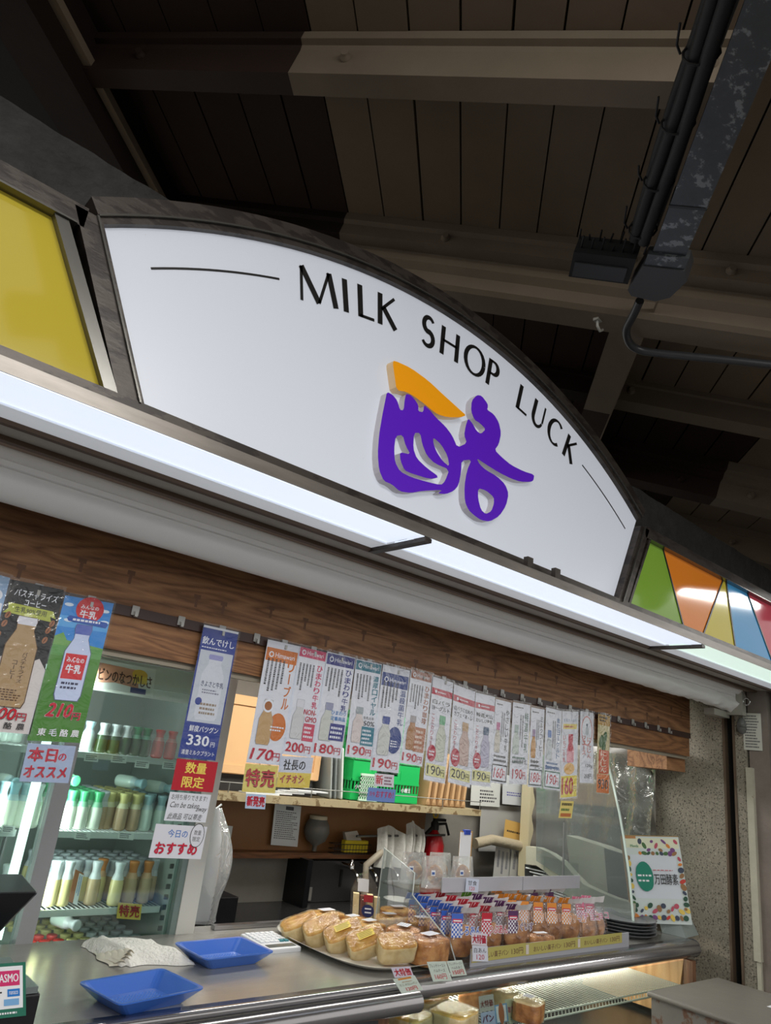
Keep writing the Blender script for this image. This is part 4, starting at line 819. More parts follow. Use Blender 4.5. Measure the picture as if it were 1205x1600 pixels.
# bottles
MT_gl = clear('bottle_glass', (232, 242, 240), .03, .06)
BD = {'milk': (226, 232, 218), 'custard': (226, 210, 150), 'coffee': (180, 152, 120), 'tan': (196, 170, 132), 'green_tea': (70, 92, 62), 'red': (206, 70, 64), 'pale': (206, 222, 214)}
CP = {'white': (214, 220, 224), 'green': (84, 190, 130), 'yellow': (206, 196, 130), 'blue': (150, 186, 196), 'red': (210, 60, 58), 'orange': (206, 130, 60), 'clear': (190, 196, 204), 'purple': (120, 110, 160), 'dkgreen': (40, 140, 90)}
PB = {}
def bottle_proto(body, cap, hgt=.115):
    k = (body, cap, hgt)
    if k in PB: return copy_tree(PB[k])
    t = thing('milk_bottle', (0, 0, 0), 'x', 'bottle'); H = hgt
    fill = mat('drink_'+body, BD[body], .25, coat=.4)
    mb = MB(); mb.lathe([(.012, 0), (.0195, .004), (.0205, .012), (.0205, .52*H), (.0185, .60*H), (.0125, .74*H), (.0115, .80*H)], (0, 0, 0), 14); mb.build('drink', fill, t)
    mb = MB(); mb.lathe([(.0130, .72*H), (.0127, .82*H), (.0150, .90*H), (.0165, .955*H), (.0160, H), (.012, H+.001)], (0, 0, 0), 14); scap = mb.build('shrink_cap', mat('cap_'+cap, CP[cap], .3, coat=.3), t)
    mb = MB(); mb.lathe([(.0209, .30*H), (.0209, .50*H)], (0, 0, 0), 14, caps=False); 
    lab = flat(210, 150, 80) if body in ('custard', 'tan') and False else None
    mb = MB(); mb.lathe([(.0189, .602*H), (.0131, .735*H)], (0, 0, 0), 14, caps=False); mb.build('neck_label', mat('neck_'+cap, tuple(int(c*.55+100) for c in CP[cap]), .35), scap)
    PB[k] = t; return t
def bot(body, cap, x, y, z, label, group=None, hgt=.115, rot=None):
    o = bottle_proto(body, cap, hgt); place(o, (x, y, z), 0, label, group, rot=rot); o['label'] = label; o['category'] = 'bottle'
    if group: o['group'] = group
    elif 'group' in o: del o['group']
    return o
def px(u, v, y): return at(u, v, 1, y).x
CN = {'custard': 'pale yellow custard', 'coffee': 'tan coffee milk', 'tan': 'light brown milk', 'milk': 'white milk', 'pale': 'pale milk', 'green_tea': 'dark green tea', 'red': 'red drink'}
row2 = [(103, 'milk', 'green'), (122, 'milk', 'green'), (145, 'milk', 'green'), (160, 'coffee', 'clear'), (171, 'coffee', 'yellow'), (186, 'coffee', 'yellow'), (206, 'coffee', 'yellow'), (225, 'pale', 'blue'), (246, 'pale', 'blue'), (262, 'pale', 'blue')]
for i, (u, b, c) in enumerate(row2): bot(b, c, px(u, 1288, 2.45), 2.45+(.03 if i in (3, 4) else 0), 1.279, '%s bottle with %s cap, %s from left, front row of middle shelf' % (CN[b], c, ORD[i]), 'bottles on the middle fridge shelf', .112)
row3 = [(77, 'custard', 'white'), (97, 'custard', 'white'), (141, 'tan', 'white'), (157, 'custard', 'orange'), (173, 'custard', 'white'), (199, 'tan', 'orange'), (222, 'tan', 'orange'), (243, 'tan', 'clear'), (258, 'tan', 'clear')]
for i, (u, b, c) in enumerate(row3): bot(b, c, px(u, 1405, 2.45), 2.45+(.04 if i in (3, 7) else 0) - (.02 if i == 4 else 0), 1.064, '%s bottle with %s cap, %s from left, front row of lower shelf' % (CN[b], c, ORD[i]), 'bottles on the lower fridge shelf', .125)
row1 = [(133, 'pale', 'blue'), (156, 'green_tea', 'white'), (175, 'green_tea', 'white'), (193, 'green_tea', 'white'), (210, 'green_tea', 'dkgreen'), (225, 'green_tea', 'dkgreen'), (246, 'red', 'red'), (266, 'red', 'red')]
for i, (u, b, c) in enumerate(row1): bot(b, c, px(u, 1170, 2.45), 2.45, 1.509, '%s bottle with %s cap, %s from the left on the upper shelf' % (CN[b], 'green' if c == 'dkgreen' else c, ORD[i]), 'bottles on the upper fridge shelf', .092)
for i, u in enumerate((-8, 10, 28, 48)): bot('milk', 'blue' if i < 3 else 'white', px(u, 1285, 2.45), 2.45, 1.279, 'white milk bottle, %s from the left behind the left fridge door' % ORD[i], 'milk bottles behind the left fridge door', .125)
bot('custard', 'white', px(6, 1385, 2.45), 2.45, 1.064, 'pale bottle in the dark lower part behind the left fridge door, above the till screen')
for i in range(3):
    bot('pale', 'white', px(-5+i*16, 1180, 2.6)-.02, 2.60, 1.509, 'pale bottle on the upper shelf behind the left fridge door, %s from the left' % ORD[i], 'upper shelf bottles behind the left door', .11)
g2 = 'bottles standing behind the front rows'
for r in range(1, 5):
    for i in range(9):
        b, c = row2[i][1:]; bot(b, c, .905+i*.041, 2.45+r*.06, 1.279, 'milk bottle in the rows behind the front row of the middle shelf', g2+' of the middle shelf', .112)
        bot(['custard', 'tan'][i > 3], 'clear', .905+i*.041, 2.45+r*.06, 1.064, 'bottle with pale cap in the rows behind the front row of the lower shelf', g2+' of the lower shelf', .118)
for r in range(6):
    for i in range(9):
        c = 'red' if i < 3 and r in (0, 1, 2) else ('yellow' if i < 5 else 'clear')
        bot('tan' if i > 5 else 'milk', c, .89+i*.041, 2.42+r*.06, .80 + .05, 'bottle standing in the bottom bin of the fridge, only its cap in view', 'bottles in the bottom bin', .115)
for u, v, y, b, c, lab, rr in ((20, 1225, 2.55, 'pale', 'blue', 'bottle lying on top of the milk bottles behind the left fridge door', .2), (117, 1222, 2.50, 'milk', 'green', 'bottle with green cap lying above the middle shelf bottles', .1), (205, 1226, 2.50, 'pale', 'blue', 'pale bottle lying with its cap forward above the middle shelf, left of its twin', .5), (250, 1234, 2.50, 'pale', 'blue', 'pale bottle lying with its cap forward above the middle shelf, nearest the right edge', .5), (108, 1444, 2.48, 'pale', 'white', 'bottle lying on the caps in the bottom of the fridge', .3)):
    p = at(u, v, 1, y); bot(b, c, p.x-.03, y+.05, p.z+.008, lab, None, .112, rot=(math.radians(90), 0, rr))
MT_tagw = flat(222, 226, 226)
for i, (u, v, w_) in enumerate(((133, 1178, 22), (175, 1180, 24), (212, 1188, 22), (255, 1190, 22), (118, 1300, 24), (186, 1300, 24), (4, 1290, 20))):
    P = Poster('shelf_label', (u, v-1), (u+w_, v+1), (u-2, v+11), 'small white price label on fridge shelf edge, %s' % ['upper shelf, under the carton-like bottle', 'upper shelf, second from the left', 'upper shelf, third, handwritten', 'upper shelf, rightmost', 'middle shelf, under the green capped bottles', 'middle shelf, under the yellow capped bottles', 'behind the left door'][i], 'fridge shelf labels', 2.396, MT_tagw, 'label', sleeve=False)
    P.hlines(.1, .9, .15, .85, 3, flat(70, 70, 76), i); P.done()
P = Poster('sale_card', (185, 1410), (222, 1413), (182, 1435), 'yellow card with red writing hanging at the lower fridge shelf edge', None, 2.392, flat(228, 196, 84), 'card', sleeve=False); P.to('特売', .08, .12, .84, .74, flat(186, 60, 50), MT_yel, .05); P.done()
P = Poster('info_card', (118, 1358), (131, 1365), (107, 1408), 'orange and white card standing between the bottles on the lower fridge shelf', None, 2.42, flat(176, 112, 74), 'card', sleeve=False); P.r(.5, 1, .05, 1, MT_wh); P.vlines(.55, .95, .1, .9, 2, flat(60, 110, 170), 4); P.done()

# ================================================================ INTERIOR back
MT_ply = mat('plywood_brown', (140, 98, 58), .5, var=.12, vscale=2, stretch=(1, 1, .3)); MT_peach = mat('peach_cabinet', (222, 178, 128), .5)
sh = thing('wall_shelf', (2.5, 3.1, 1.33), 'long worn wooden shelf with wire rail along the back wall', 'shelf')
MB().box(1.40, 3.42, 2.95, 3.25, 1.345, 1.378).build('shelf_board', peelmat('worn_shelf_edge', (164, 150, 116), (112, 92, 62), 16, .55), sh)
mb = MB(); mb.tube([(1.7, 2.955, 1.42), (3.42, 2.955, 1.42)], .0025, 6)
for x in (1.75, 2.2, 2.65, 3.1, 3.41): mb.tube([(x, 2.955, 1.378), (x, 2.955, 1.42)], .0025, 6)
mb.build('wire_rail', mat('rail_wire', (150, 150, 145), .3, .8), sh)
MB().box(1.40, 3.25, 3.225, 3.25, 1.11, 1.345).build('plywood_panel', MT_ply, None, 'brown plywood panel on the back wall below the shelf', 'panel')
MB().box(1.40, 2.92, 3.15, 3.25, 1.085, 1.11).build('wood_ledge', woodmat('ledge_wood', (92, 56, 32), (128, 82, 48), (146, 98, 60), 'X', 1), None, 'narrow wooden ledge under the plywood panel', 'ledge')
P = Poster('wall_note', (336, 1288), (364, 1291), (333, 1306), 'small white note low on the plywood panel, left', None, 3.222, MT_tagw, 'paper', sleeve=False); P.hlines(.1, .9, .2, .8, 4, flat(130, 130, 130), 3); P.done()
P = Poster('order_sheet', (430, 1255), (471, 1260), (423, 1320), 'long white printed sheet hanging on the plywood panel', None, 3.20, MT_tagw, 'paper', sleeve=False); P.r(.42, .72, .04, .13, flat(80, 80, 84)); P.hlines(.08, .92, .16, .85, 14, flat(120, 120, 126), 5); P.done()
cb = thing('cabinet', (2.0, 3.1, 1.378), 'peach coloured cabinet box standing on the back shelf, left', 'cabinet')
MB().box(1.40, 2.30, 3.06, 3.25, 1.45, 1.80).build('body', MT_peach, cb)
for x0, x1 in ((1.42, 1.98), (2.0, 2.29)):
    MB().box(x0, x1, 3.045, 3.058, 1.455, 1.79).build('door', MT_peach, cb)
    mb = MB(); f = .035
    mb.box(x0, x1, 3.036, 3.046, 1.455, 1.455+f); mb.box(x0, x1, 3.036, 3.046, 1.79-f, 1.79); mb.box(x0, x0+f, 3.036, 3.046, 1.49, 1.755); mb.box(x1-f, x1, 3.036, 3.046, 1.49, 1.755); mb.build('door_frame', MT_peach, cb)
MB().box(1.45, 2.28, 3.06, 3.2, 1.379, 1.449).build('dark_box', mat('dark_box', (36, 34, 32), .6), None, 'dark flat crate under the peach cabinet on the shelf', 'crate')
for i in range(5):
    mb = MB(); x = 1.95+i*.07; mb.box(x-.10, x+.08, 2.97, 3.035, 1.3785+i*.006, 1.384+i*.006)
    mb.build('loose_paper', MT_tagw, None, 'loose white paper lying on the back shelf, %s from the left' % ORD[i], 'paper', 'papers along the back shelf')
for i, (x, c) in enumerate(((2.333, (150, 156, 152)), (2.362, (120, 126, 124)), (2.402, (206, 212, 204)))):
    mb = MB(); mb.hexa([(x, 2.98, 1.38), (x+.012, 2.98, 1.38), (x+.012+.04, 3.22, 1.38), (x+.04, 3.22, 1.38), (x-.03, 2.98, 1.62), (x-.018, 2.98, 1.62), (x+.01, 3.22, 1.62), (x, 3.22, 1.62)]); mb.build('serving_tray', mat('tray_%d' % i, c, .4), None, '%s tray standing on edge beside the peach cabinet' % ['grey', 'dark grey', 'pale green'][i], 'tray', 'trays standing on edge', bevel=.004)
# crates
MT_grn = mat('green_crate', (26, 168, 84), .35, coat=.2)
def crate(z0, lab, x0=2.46, x1=2.93):
    t = thing('green_crate', ((x0+x1)/2, 3.1, z0), lab, 'crate', 'green crates on the back shelf'); y0, y1, H = 2.985, 3.22, .215
    def side(fr, W, hole):
        mb = MB(); mb.fbox(fr, 0, W, H-.022, H, -.006, .008); mb.fbox(fr, 0, W, 0, .05, -.004, .002)
        mb.fbox(fr, 0, W, .09, .10, -.002, .006); n = int(W/.022)
        for i in range(n+1): a = W*i/n; mb.fbox(fr, max(a-.004, 0), min(a+.004, W), .05, .10, -.002, .003)
        if hole:
            c0, c1 = W*.34, W*.66
            mb.fbox(fr, 0, c0, .10, H-.022, -.003, .002); mb.fbox(fr, c1, W, .10, H-.022, -.003, .002); mb.fbox(fr, c0, c1, .10, .13, -.003, .002); mb.fbox(fr, c0, c1, H-.04, H-.022, -.003, .002)
            for q in (c0-.03, c1+.02): mb.fbox(fr, q, q+.005, .115, .16, .002, .004, None)
        else: mb.fbox(fr, 0, W, .10, H-.022, -.003, .002)
        return mb
    side(Fr((x0, y0, z0), (1, 0, 0), (0, 0, 1), (0, -1, 0)), x1-x0, True).build('front_wall', MT_grn, t)
    side(Fr((x0, y1, z0), (0, -1, 0), (0, 0, 1), (-1, 0, 0)), y1-y0, True).build('end_wall', MT_grn, t)
    side(Fr((x1, y0, z0), (0, 1, 0), (0, 0, 1), (1, 0, 0)), y1-y0, False).build('end_wall', MT_grn, t)
    side(Fr((x1, y1, z0), (-1, 0, 0), (0, 0, 1), (0, 1, 0)), x1-x0, False).build('rear_wall', MT_grn, t)
    MB().box(x0, x1, y0, y1, z0, z0+.006).build('bottom', MT_grn, t)
    mb = MB(); fr = Fr((x0+.02, y0-.0062, z0+.075)); mb.text('小樹王', fr, 0, 0, .07, .022, 0, MT_wh, .03); mb.text('小樹王', fr, .32, 0, .07, .022, 0, MT_wh, .03); mb.build('lettering', None, t)
    return t
crate(1.382, 'green plastic crate on the back shelf, lower of the two'); crate(1.60, 'green plastic crate stacked on top of the lower one')
mb = MB(); fr = Fr((2.50, 2.965, 1.50)); W, H = .12, .11
for i in range(8): mb.fbox(fr, i*W/8, i*W/8+.006, 0, H, 0, .004)
for i in range(6): mb.fbox(fr, 0, W, i*H/6, i*H/6+.007, 0, .004)
mb.fbox(fr, 0, W, -.012, 0, -.004, .006); mb.fbox(fr, 0, W, H, H+.008, -.004, .006); mb.build('lattice_basket', mat('pale_green_plastic', (186, 214, 190), .4), None, 'small pale green lattice basket in front of the green crates', 'basket')
# folded paper bags
MT_kraft = mat('kraft_paper', (182, 146, 104), .7, var=.08)
for i in range(7):
    x = 3.0+i*.048; mb = MB(); l = .03+random.uniform(-.01, .01)
    mb.hexa([(x, 2.98, 1.379), (x+.018, 2.98, 1.379), (x+.018, 3.2, 1.379), (x, 3.2, 1.379), (x+l, 2.98, 1.66), (x+l+.018, 2.98, 1.66), (x+l+.018, 3.2, 1.66), (x+l, 3.2, 1.66)])
    mb.hexa([(x-.012, 2.975, 1.385), (x+.022, 2.975, 1.385), (x+.022, 2.979, 1.385), (x-.012, 2.979, 1.385), (x+.004, 2.975, 1.43), (x+.01, 2.975, 1.43), (x+.01, 2.979, 1.43), (x+.004, 2.979, 1.43)])
    mb.build('paper_bag', MT_kraft, None, 'folded brown paper bag filed upright on the shelf, %s from the crates' % ORD[i], 'bag', 'paper bags on the shelf')
# grey jug lamp, basket, towels, extinguisher
p = at(490, 1322, 1, 3.19); 
ju = thing('smoky_jar', (p.x, 3.19, 1.11), 'grey glass shade with cream rim standing on the ledge', 'shade')
mb = MB(); mb.lathe([(.012, 0), (.012, .025), (.05, .05), (.066, .09), (.06, .125), (.045, .15)], (p.x, 3.18, 1.115), 20); mb.build('shade', mat('smoke_grey', (112, 110, 104), .4), ju)
mb = MB(); mb.lathe([(.046, .15), (.046, .165), (.03, .167)], (p.x, 3.18, 1.115), 20); mb.build('rim', mat('cream_rim', (206, 196, 170), .4), ju)
bk = thing('wire_basket', (2.6, 3.15, 1.11), 'small black wire basket with yellow sponge on the wooden ledge', 'basket')
x0, x1 = 2.50, 2.74; mb = MB()
for z in (1.115, 1.135, 1.16): mb.tube([(x0, 3.10, z), (x1, 3.10, z), (x1, 3.15, z), (x0, 3.15, z)], .002, 5, closed=True)
for i in range(13): mb.tube([(x0+(x1-x0)*i/12, 3.10, 1.112), (x0+(x1-x0)*i/12, 3.10, 1.16)], .0015, 4)
mb.build('basket_wire', mat('black_wire', (24, 24, 26), .4), bk)
MB().box(2.57, 2.73, 3.108, 3.142, 1.12, 1.178).build('sponge', mat('yellow_sponge', (206, 184, 40), .8), None, 'yellow sponge lying in the black wire basket', 'sponge', bevel=.006)
mb = MB(); mb.hexa([(2.58, 3.11, 1.179), (2.68, 3.11, 1.179), (2.68, 3.14, 1.179), (2.58, 3.14, 1.179), (2.56, 3.11, 1.215), (2.64, 3.11, 1.225), (2.65, 3.14, 1.22), (2.57, 3.14, 1.215)]); mb.build('folded_cloth', mat('grey_cloth', (176, 170, 160), .8), None, 'small pale folded cloth on top of the yellow sponge', 'cloth')
MT_tow = mat('white_towel_dim', (186, 184, 176), .9, bump=.5, bscale=60)
for i, (u0, u1, v0, v1, lab) in enumerate(((590, 634, 1292, 1352, 'wide white towel hanging on the rail beside the sink'), (636, 658, 1285, 1328, 'narrow white towel hanging right of the wide one'))):
    a = at(u0, v0, 1, 3.05); b = at(u1, v1, 1, 3.05); mb = MB()
    mb.grid(lambda u, v: Vector((a.x+(b.x-a.x)*u+.012*math.sin(v*3), 3.05+.016*math.sin(u*22+i)*(.3+v)-.01*math.sin(u*9), a.z+(b.z-a.z)*v+.02*math.sin(u*5)*(1-v)-.01)), 50, 14); mb.build('towel', MT_tow, None, lab, 'towel')
MB().tube([(2.60, 3.06, 1.205), (3.25, 3.06, 1.225)], .006, 8).build('towel_rail', mat('dull_steel', (110, 110, 108), .3, .8), None, 'thin steel rail carrying the towels', 'rail')
p = at(677, 1322, 1, 3.10); ex = thing('fire_extinguisher', (p.x, 3.10, p.z-.25), 'red fire extinguisher with black hose against the back wall', 'extinguisher')
mb = MB(); mb.lathe([(.06, 0), (.062, .02), (.062, .26), (.05, .30), (.025, .325), (.02, .335)], (p.x, 3.10, p.z-.25), 20); mb.build('cylinder', mat('extinguisher_red', (150, 18, 26), .25, coat=.5), ex)
mb = MB(); mb.lathe([(.024, .335), (.024, .37), (.012, .385)], (p.x, 3.10, p.z-.25), 12); mb.box(p.x-.01, p.x+.08, 3.09, 3.11, p.z+.13, p.z+.145); mb.tube([(p.x, 3.12, p.z+.11), (p.x+.09, 3.10, p.z+.12), (p.x+.10, 3.08, p.z+.06)], .008, 8); mb.tube([(p.x, 3.10, p.z+.11), (p.x-.09, 3.08, p.z+.06), (p.x-.11, 3.08, p.z-.06)], .011, 8); mb.build('valve', MT_blk, ex)
mb = MB(); mb.tube([Vector((p.x-.0+.018*math.cos(q), 3.10, p.z+.165+.018*math.sin(q))) for q in [k*math.pi/7 for k in range(14)]], .005, 6, closed=True); mb.build('pull_ring', mat('yellow_ring', (206, 170, 40), .4), ex)
# worktop and sink
MT_wk = mat('dark_worktop', (44, 43, 43), .22, .3, var=.12, vscale=3)
MB().box(1.36, 4.3, 2.42, 3.24, .84, .88).build('worktop', MT_wk, None, 'dark shiny worktop behind the serving counter', 'worktop', bevel=.004)
MB().box(1.36, 4.3, 2.45, 3.24, .0, .84).build('base_cabinet', mat('base_dark', (50, 48, 46), .5), None, 'dark base cabinet below the worktop', 'cabinet')
sk = thing('sink_splashback', (2.7, 3.2, .88), 'dark steel sink splashback box with a black slot on the back wall', 'splashback')
MB().box(2.33, 2.36, 3.08, 3.25, .882, 1.09).build('end_plate', mat('sink_black', (22, 22, 24), .3, .4), sk)
MB().box(2.36, 3.50, 3.18, 3.25, .882, 1.07).build('splash_panel', mat('dark_steel', (84, 82, 82), .3, .7), sk)
MB().box(2.62, 2.632, 3.174, 3.182, .95, 1.03).build('slot', MT_blk, sk)
MB().box(2.37, 2.45, 3.175, 3.183, .89, .95).build('patch', flat(120, 118, 112), sk)
mb = MB(); mb.box(2.55, 2.95, 2.68, 3.0, .8805, .8815); mb.build('sink_drainer', mat('sink_steel', (58, 57, 58), .25, .7), None, 'dark steel drainer plate with slots set in the worktop', 'drainer')
mb = MB()
for i in range(6): mb.box(2.66+i*.022, 2.67+i*.022, 2.86, 2.93, .8816, .8826)
mb.build('drain_slots', MT_blk, bpy.data.objects['sink_drainer'])
MT_chr = mat('chrome', (200, 200, 200), .15, 1.0)
for i, u in enumerate((549, 578, 612)):
    p = at(u, 1358, 1, 3.10); t = thing('tap', (p.x, 3.14, p.z), 'chrome wall tap over the sink, %s from the left' % ORD[i], 'tap', 'sink taps')
    mb = MB(); mb.tube([(p.x, 3.18, p.z+.01), (p.x, 3.10, p.z+.01)], .012, 10); mb.lathe([(.017, -.01), (.017, .012), (.008, .02), (.008, .035)], (p.x, 3.10, p.z+.01), 10); mb.build('tap_body', MT_chr, t)
    mb = MB(); mb.tube([(p.x, 3.10, p.z), (p.x, 3.07, p.z-.005), (p.x, 3.04, p.z-.03), (p.x, 3.04, p.z-.05)], .008, 8); mb.build('spout', MT_chr, t)
mb = MB(); a = at(598, 1330, 1, 3.05); b = at(572, 1352, 1, 3.05); c = at(567, 1418, 1, 3.05); mb.tube([a+Vector((.1, .1, .03)), a, b, Vector((c.x, 3.05, .98)), Vector((c.x, 3.05, .881))], .017, 10); mb.build('drain_hose', mat('beige_hose', (148, 138, 120), .5), None, 'beige bent pipe rising from the worktop past the taps', 'pipe')
p = at(609, 1406, 2, .90); mb = MB(); mb.lathe([(.03, 0), (.05, .01), (.078, .035), (.08, .037), (.074, .036), (.045, .014)], (p.x, 3.02, .881), 24); mb.build('bowl', mat('white_bowl', (206, 204, 196), .3), None, 'small white bowl on the dark worktop behind the bread rack', 'bowl')
MB().box(1.70, 1.83, 2.86, 2.98, .881, .985).build('black_tin', mat('black_tin', (22, 22, 24), .3), None, 'small black box on the worktop beside the plastic bag', 'box', bevel=.003)
mb = MB(); MT_bag = clear('bag_film', (235, 238, 240), .18, .10, .5, 14, .45)
a = at(338, 1262, 1, 2.55); b = at(318, 1442, 1, 2.55)
mb.grid(lambda u, v: Vector((a.x+(b.x-a.x)*v+(.022+.05*math.sin(min(v*1.25, 1)*2.6))*math.cos(u*6.283)*(1+.25*math.sin(u*25+v*6)), 2.55+(.015+.03*math.sin(v*2.9))*math.sin(u*6.283)*(1+.3*math.sin(u*19)), a.z+(b.z-a.z)*v)), 48, 22, wrap=True); mb.build('plastic_bag', MT_bag, None, 'crumpled clear plastic bag hanging beside the fridge post', 'bag')
# ================================================================ right interior
MT_papr = flat(196, 196, 190)
mb = MB(); a = at(738, 1258, 1, 3.2); 
def sheet(name, tl, tr, bl, y, back, label, cat='paper', fn=None):
    P = Poster(name, tl, tr, bl, label, None, y, back, cat, sleeve=False)
    if fn: fn(P)
    return P.done()
sheet('notice_board', (738, 1205), (783, 1210), (735, 1258), 3.18, flat(208, 210, 204), 'white rounded notice behind the red band posters, above the pipe', 'paper', lambda P: P.hlines(.3, .9, .5, .9, 4, flat(60, 60, 64), 3))
sheet('notice_board', (786, 1210), (829, 1216), (785, 1256), 3.16, flat(200, 204, 206), 'white framed notice left of the cream post', 'paper', lambda P: (P.hlines(.15, .8, .55, .72, 2, flat(90, 90, 160), 3), P.e(.88, .92, .06, .06, flat(60, 90, 150))))
sheet('grey_sheet', (752, 1256), (828, 1262), (748, 1330), 3.20, flat(168, 168, 164), 'large grey paper taped on the wall above the pipe')
sheet('envelope', (790, 1280), (829, 1290), (787, 1308), 3.15, flat(206, 166, 92), 'orange envelope tucked above the pipe', 'envelope', lambda P: P.hlines(.1, .9, .5, .7, 1, MT_bk, 3))
sheet('wall_paper', (775, 1322), (799, 1328), (770, 1375), 3.15, flat(190, 190, 184), 'narrow paper sheet under the pipe, left', 'paper', lambda P: P.vlines(.1, .9, .1, .8, 3, flat(120, 120, 130), 3))
sheet('wall_paper', (800, 1328), (818, 1333), (795, 1378), 3.14, flat(186, 186, 180), 'narrow paper sheet under the pipe, right', 'paper', lambda P: P.vlines(.1, .9, .1, .8, 2, flat(120, 120, 130), 4))
mb = MB(); mb.tube([at(742, 1318, 1, 3.12), at(768, 1312, 1, 3.12), at(830, 1325, 1, 3.12)], .03, 12); mb.build('wrapped_pipe', mat('cream_lagging', (176, 164, 138), .7, bump=.4, var=.15), None, 'cream wrapped pipe crossing the papered wall', 'pipe')
a = at(828, 1200, 1, 3.05); b = at(839, 1345, 1, 3.05); c = at(826, 1345, 1, 3.05)
MB().box(a.x+.02, a.x+.10, 3.05, 3.12, 1.0, 1.9).build('cream_post', mat('cream_post', (206, 196, 160), .5), None, 'upright cream post at the left edge of the glass screens', 'post')
BAGT = at(338, 1262, 1, 2.55); p = at(729, 1310, 1, 2.155); cl = thing('clipboard', (p.x, 2.155, 1.176), 'clipboard with white paper and a blue clip standing behind the bags on the top tier', 'clipboard')
zt_ = at(729, 1299, 1, 2.155).z; MB().box(p.x-.032, p.x+.040, 2.158, 2.162, 1.1765, zt_).build('board', flat(186, 146, 86), cl); MB().box(p.x-.036, p.x+.030, 2.155, 2.157, 1.18, zt_-.004).build('paper_sheet', MT_wh, cl)
MB().box(p.x-.016, p.x+.016, 2.148, 2.163, zt_-.012, zt_+.006).build('clip', flat(40, 70, 170), cl)
MB().tube([(1.336, 2.35, BAGT.z+.0), (BAGT.x-.03, 2.54, BAGT.z), (BAGT.x, 2.55, BAGT.z-.004), (BAGT.x+.02, 2.55, BAGT.z+.012)], .004, 6).build('bag_hook', MT_wire, None, 'thin white wire hook on the fridge post carrying the plastic bag', 'hook')
# cream machine with curved side
mc = thing('curved_display_case', (3.45, 2.2, 1.0), 'cream curved end of a refrigerated display case behind glass, right', 'display case')
MT_ivory = mat('ivory_enamel', (186, 184, 166), .35, bump=.15, bscale=20, var=.12, vscale=8)
X0 = 3.30
cur = [(822, 1322), (840, 1324), (860, 1333), (878, 1346), (893, 1363), (912, 1382), (935, 1393), (960, 1403), (990, 1412)]
cur2 = [(990, 1446), (960, 1438), (930, 1428), (905, 1416), (885, 1398), (868, 1378), (852, 1362), (838, 1352), (822, 1350)]
def cxp(L_, x): return [at(u, v, 0, x) for u, v in L_]
mb = MB()
A = cxp(cur, X0); B = cxp(cur2[::-1], X0)
for i in range(len(A)-1):
    mb.hexa([B[i], B[i+1], A[i+1], A[i], B[i]+Vector((.05, 0, 0)), B[i+1]+Vector((.05, 0, 0)), A[i+1]+Vector((.05, 0, 0)), A[i]+Vector((.05, 0, 0))])
mb.build('curved_panel', MT_ivory, mc)
mb = MB(); A = cxp([(885, 1305), (940, 1322), (982, 1340), (985, 1400), (940, 1392), (905, 1375), (890, 1350)], X0+.12); mb.prism(A, [q+Vector((.1, 0, 0)) for q in A]); mb.build('side_body', MT_ivory, mc)
mb = MB(); A = cxp([(944, 1325), (990, 1340), (992, 1406), (950, 1396)], X0+.11); mb.prism(A, [q+Vector((.02, 0, 0)) for q in A]); mb.build('dark_opening', mat('opening_grey', (92, 96, 96), .4), mc)
mb = MB(); A = cxp([(820, 1350), (845, 1355), (880, 1400), (930, 1432), (990, 1450), (820, 1450)], X0+.04); mb.prism(A, [q+Vector((.02, 0, 0)) for q in A]); mb.build('inner_panel', mat('inner_dark', (50, 52, 52), .4), mc)
for i in range(9):
    mb = MB(); a = at(822+i*6, 1356+i*6, 0, X0+.03); b = at(895+i*11, 1372+i*9, 0, X0+.03); mb.tube([a, b], .004, 6); mb.build('grille_bar', MT_wire, mc)
# glass screens
gs = thing('glass_screen', (3.3, 2.3, 1.0), 'tall clear glass screens standing over the curved case', 'screen')
MT_scr = clear('screen_glass', (216, 222, 222), .04, .07, 0, 30, .10)
def gpan(c4, x, nm='glass_pane', m=MT_scr):
    A = [at(u, v, 0, x) for u, v in c4]; mb = MB(); mb.prism(A, [q+Vector((.006, 0, 0)) for q in A]); return mb.build(nm, m, gs)
gpan([(838, 1180), (884, 1180), (880, 1372), (838, 1345)], 3.26); gpan([(884, 1180), (948, 1178), (972, 1290), (990, 1440), (880, 1400)], 3.22)
mb = MB(); a = [at(u, v, 0, 3.215) for u, v in ((946, 1175), (958, 1225), (968, 1270), (976, 1315), (984, 1370), (990, 1440))]; mb.tube(a, .006, 6); mb.build('bright_rim', mat('glass_rim', (206, 224, 216), .1, coat=1), gs)
mb = MB(); a = [at(u, v, 0, 3.24) for u, v in ((882, 1285), (880, 1372))]; mb.tube(a, .006, 6); mb.build('seal_strip', flat(120, 120, 120), gs)
mb = MB(); mb.grid(lambda u, v: Vector((3.64+.012*math.sin(v*30+u*4)+.02*noise.noise(Vector((u*6, v*5, 0))), 2.0+u*.75, 1.05+v*.74)), 40, 30); mb.build('wall_sheeting', mat('grey_sheeting', (96, 92, 86), .35, bump=.3, bscale=14, var=.2), None, 'grey crinkled plastic sheeting hanging behind the curved glass', 'sheeting')
mb = MB(); mb.grid(lambda u, v: Vector((3.60+.012*math.sin(u*26)+.03*noise.noise(Vector((u*7, v*3, 4))), 1.97+u*.5+.06*(1-v), 1.12+v*.64)), 40, 20); mb.build('plastic_drape', clear('drape_film', (200, 204, 200), .12, .10, .6, 16, .12), None, 'clear plastic drape hanging from the end of the header', 'drape')
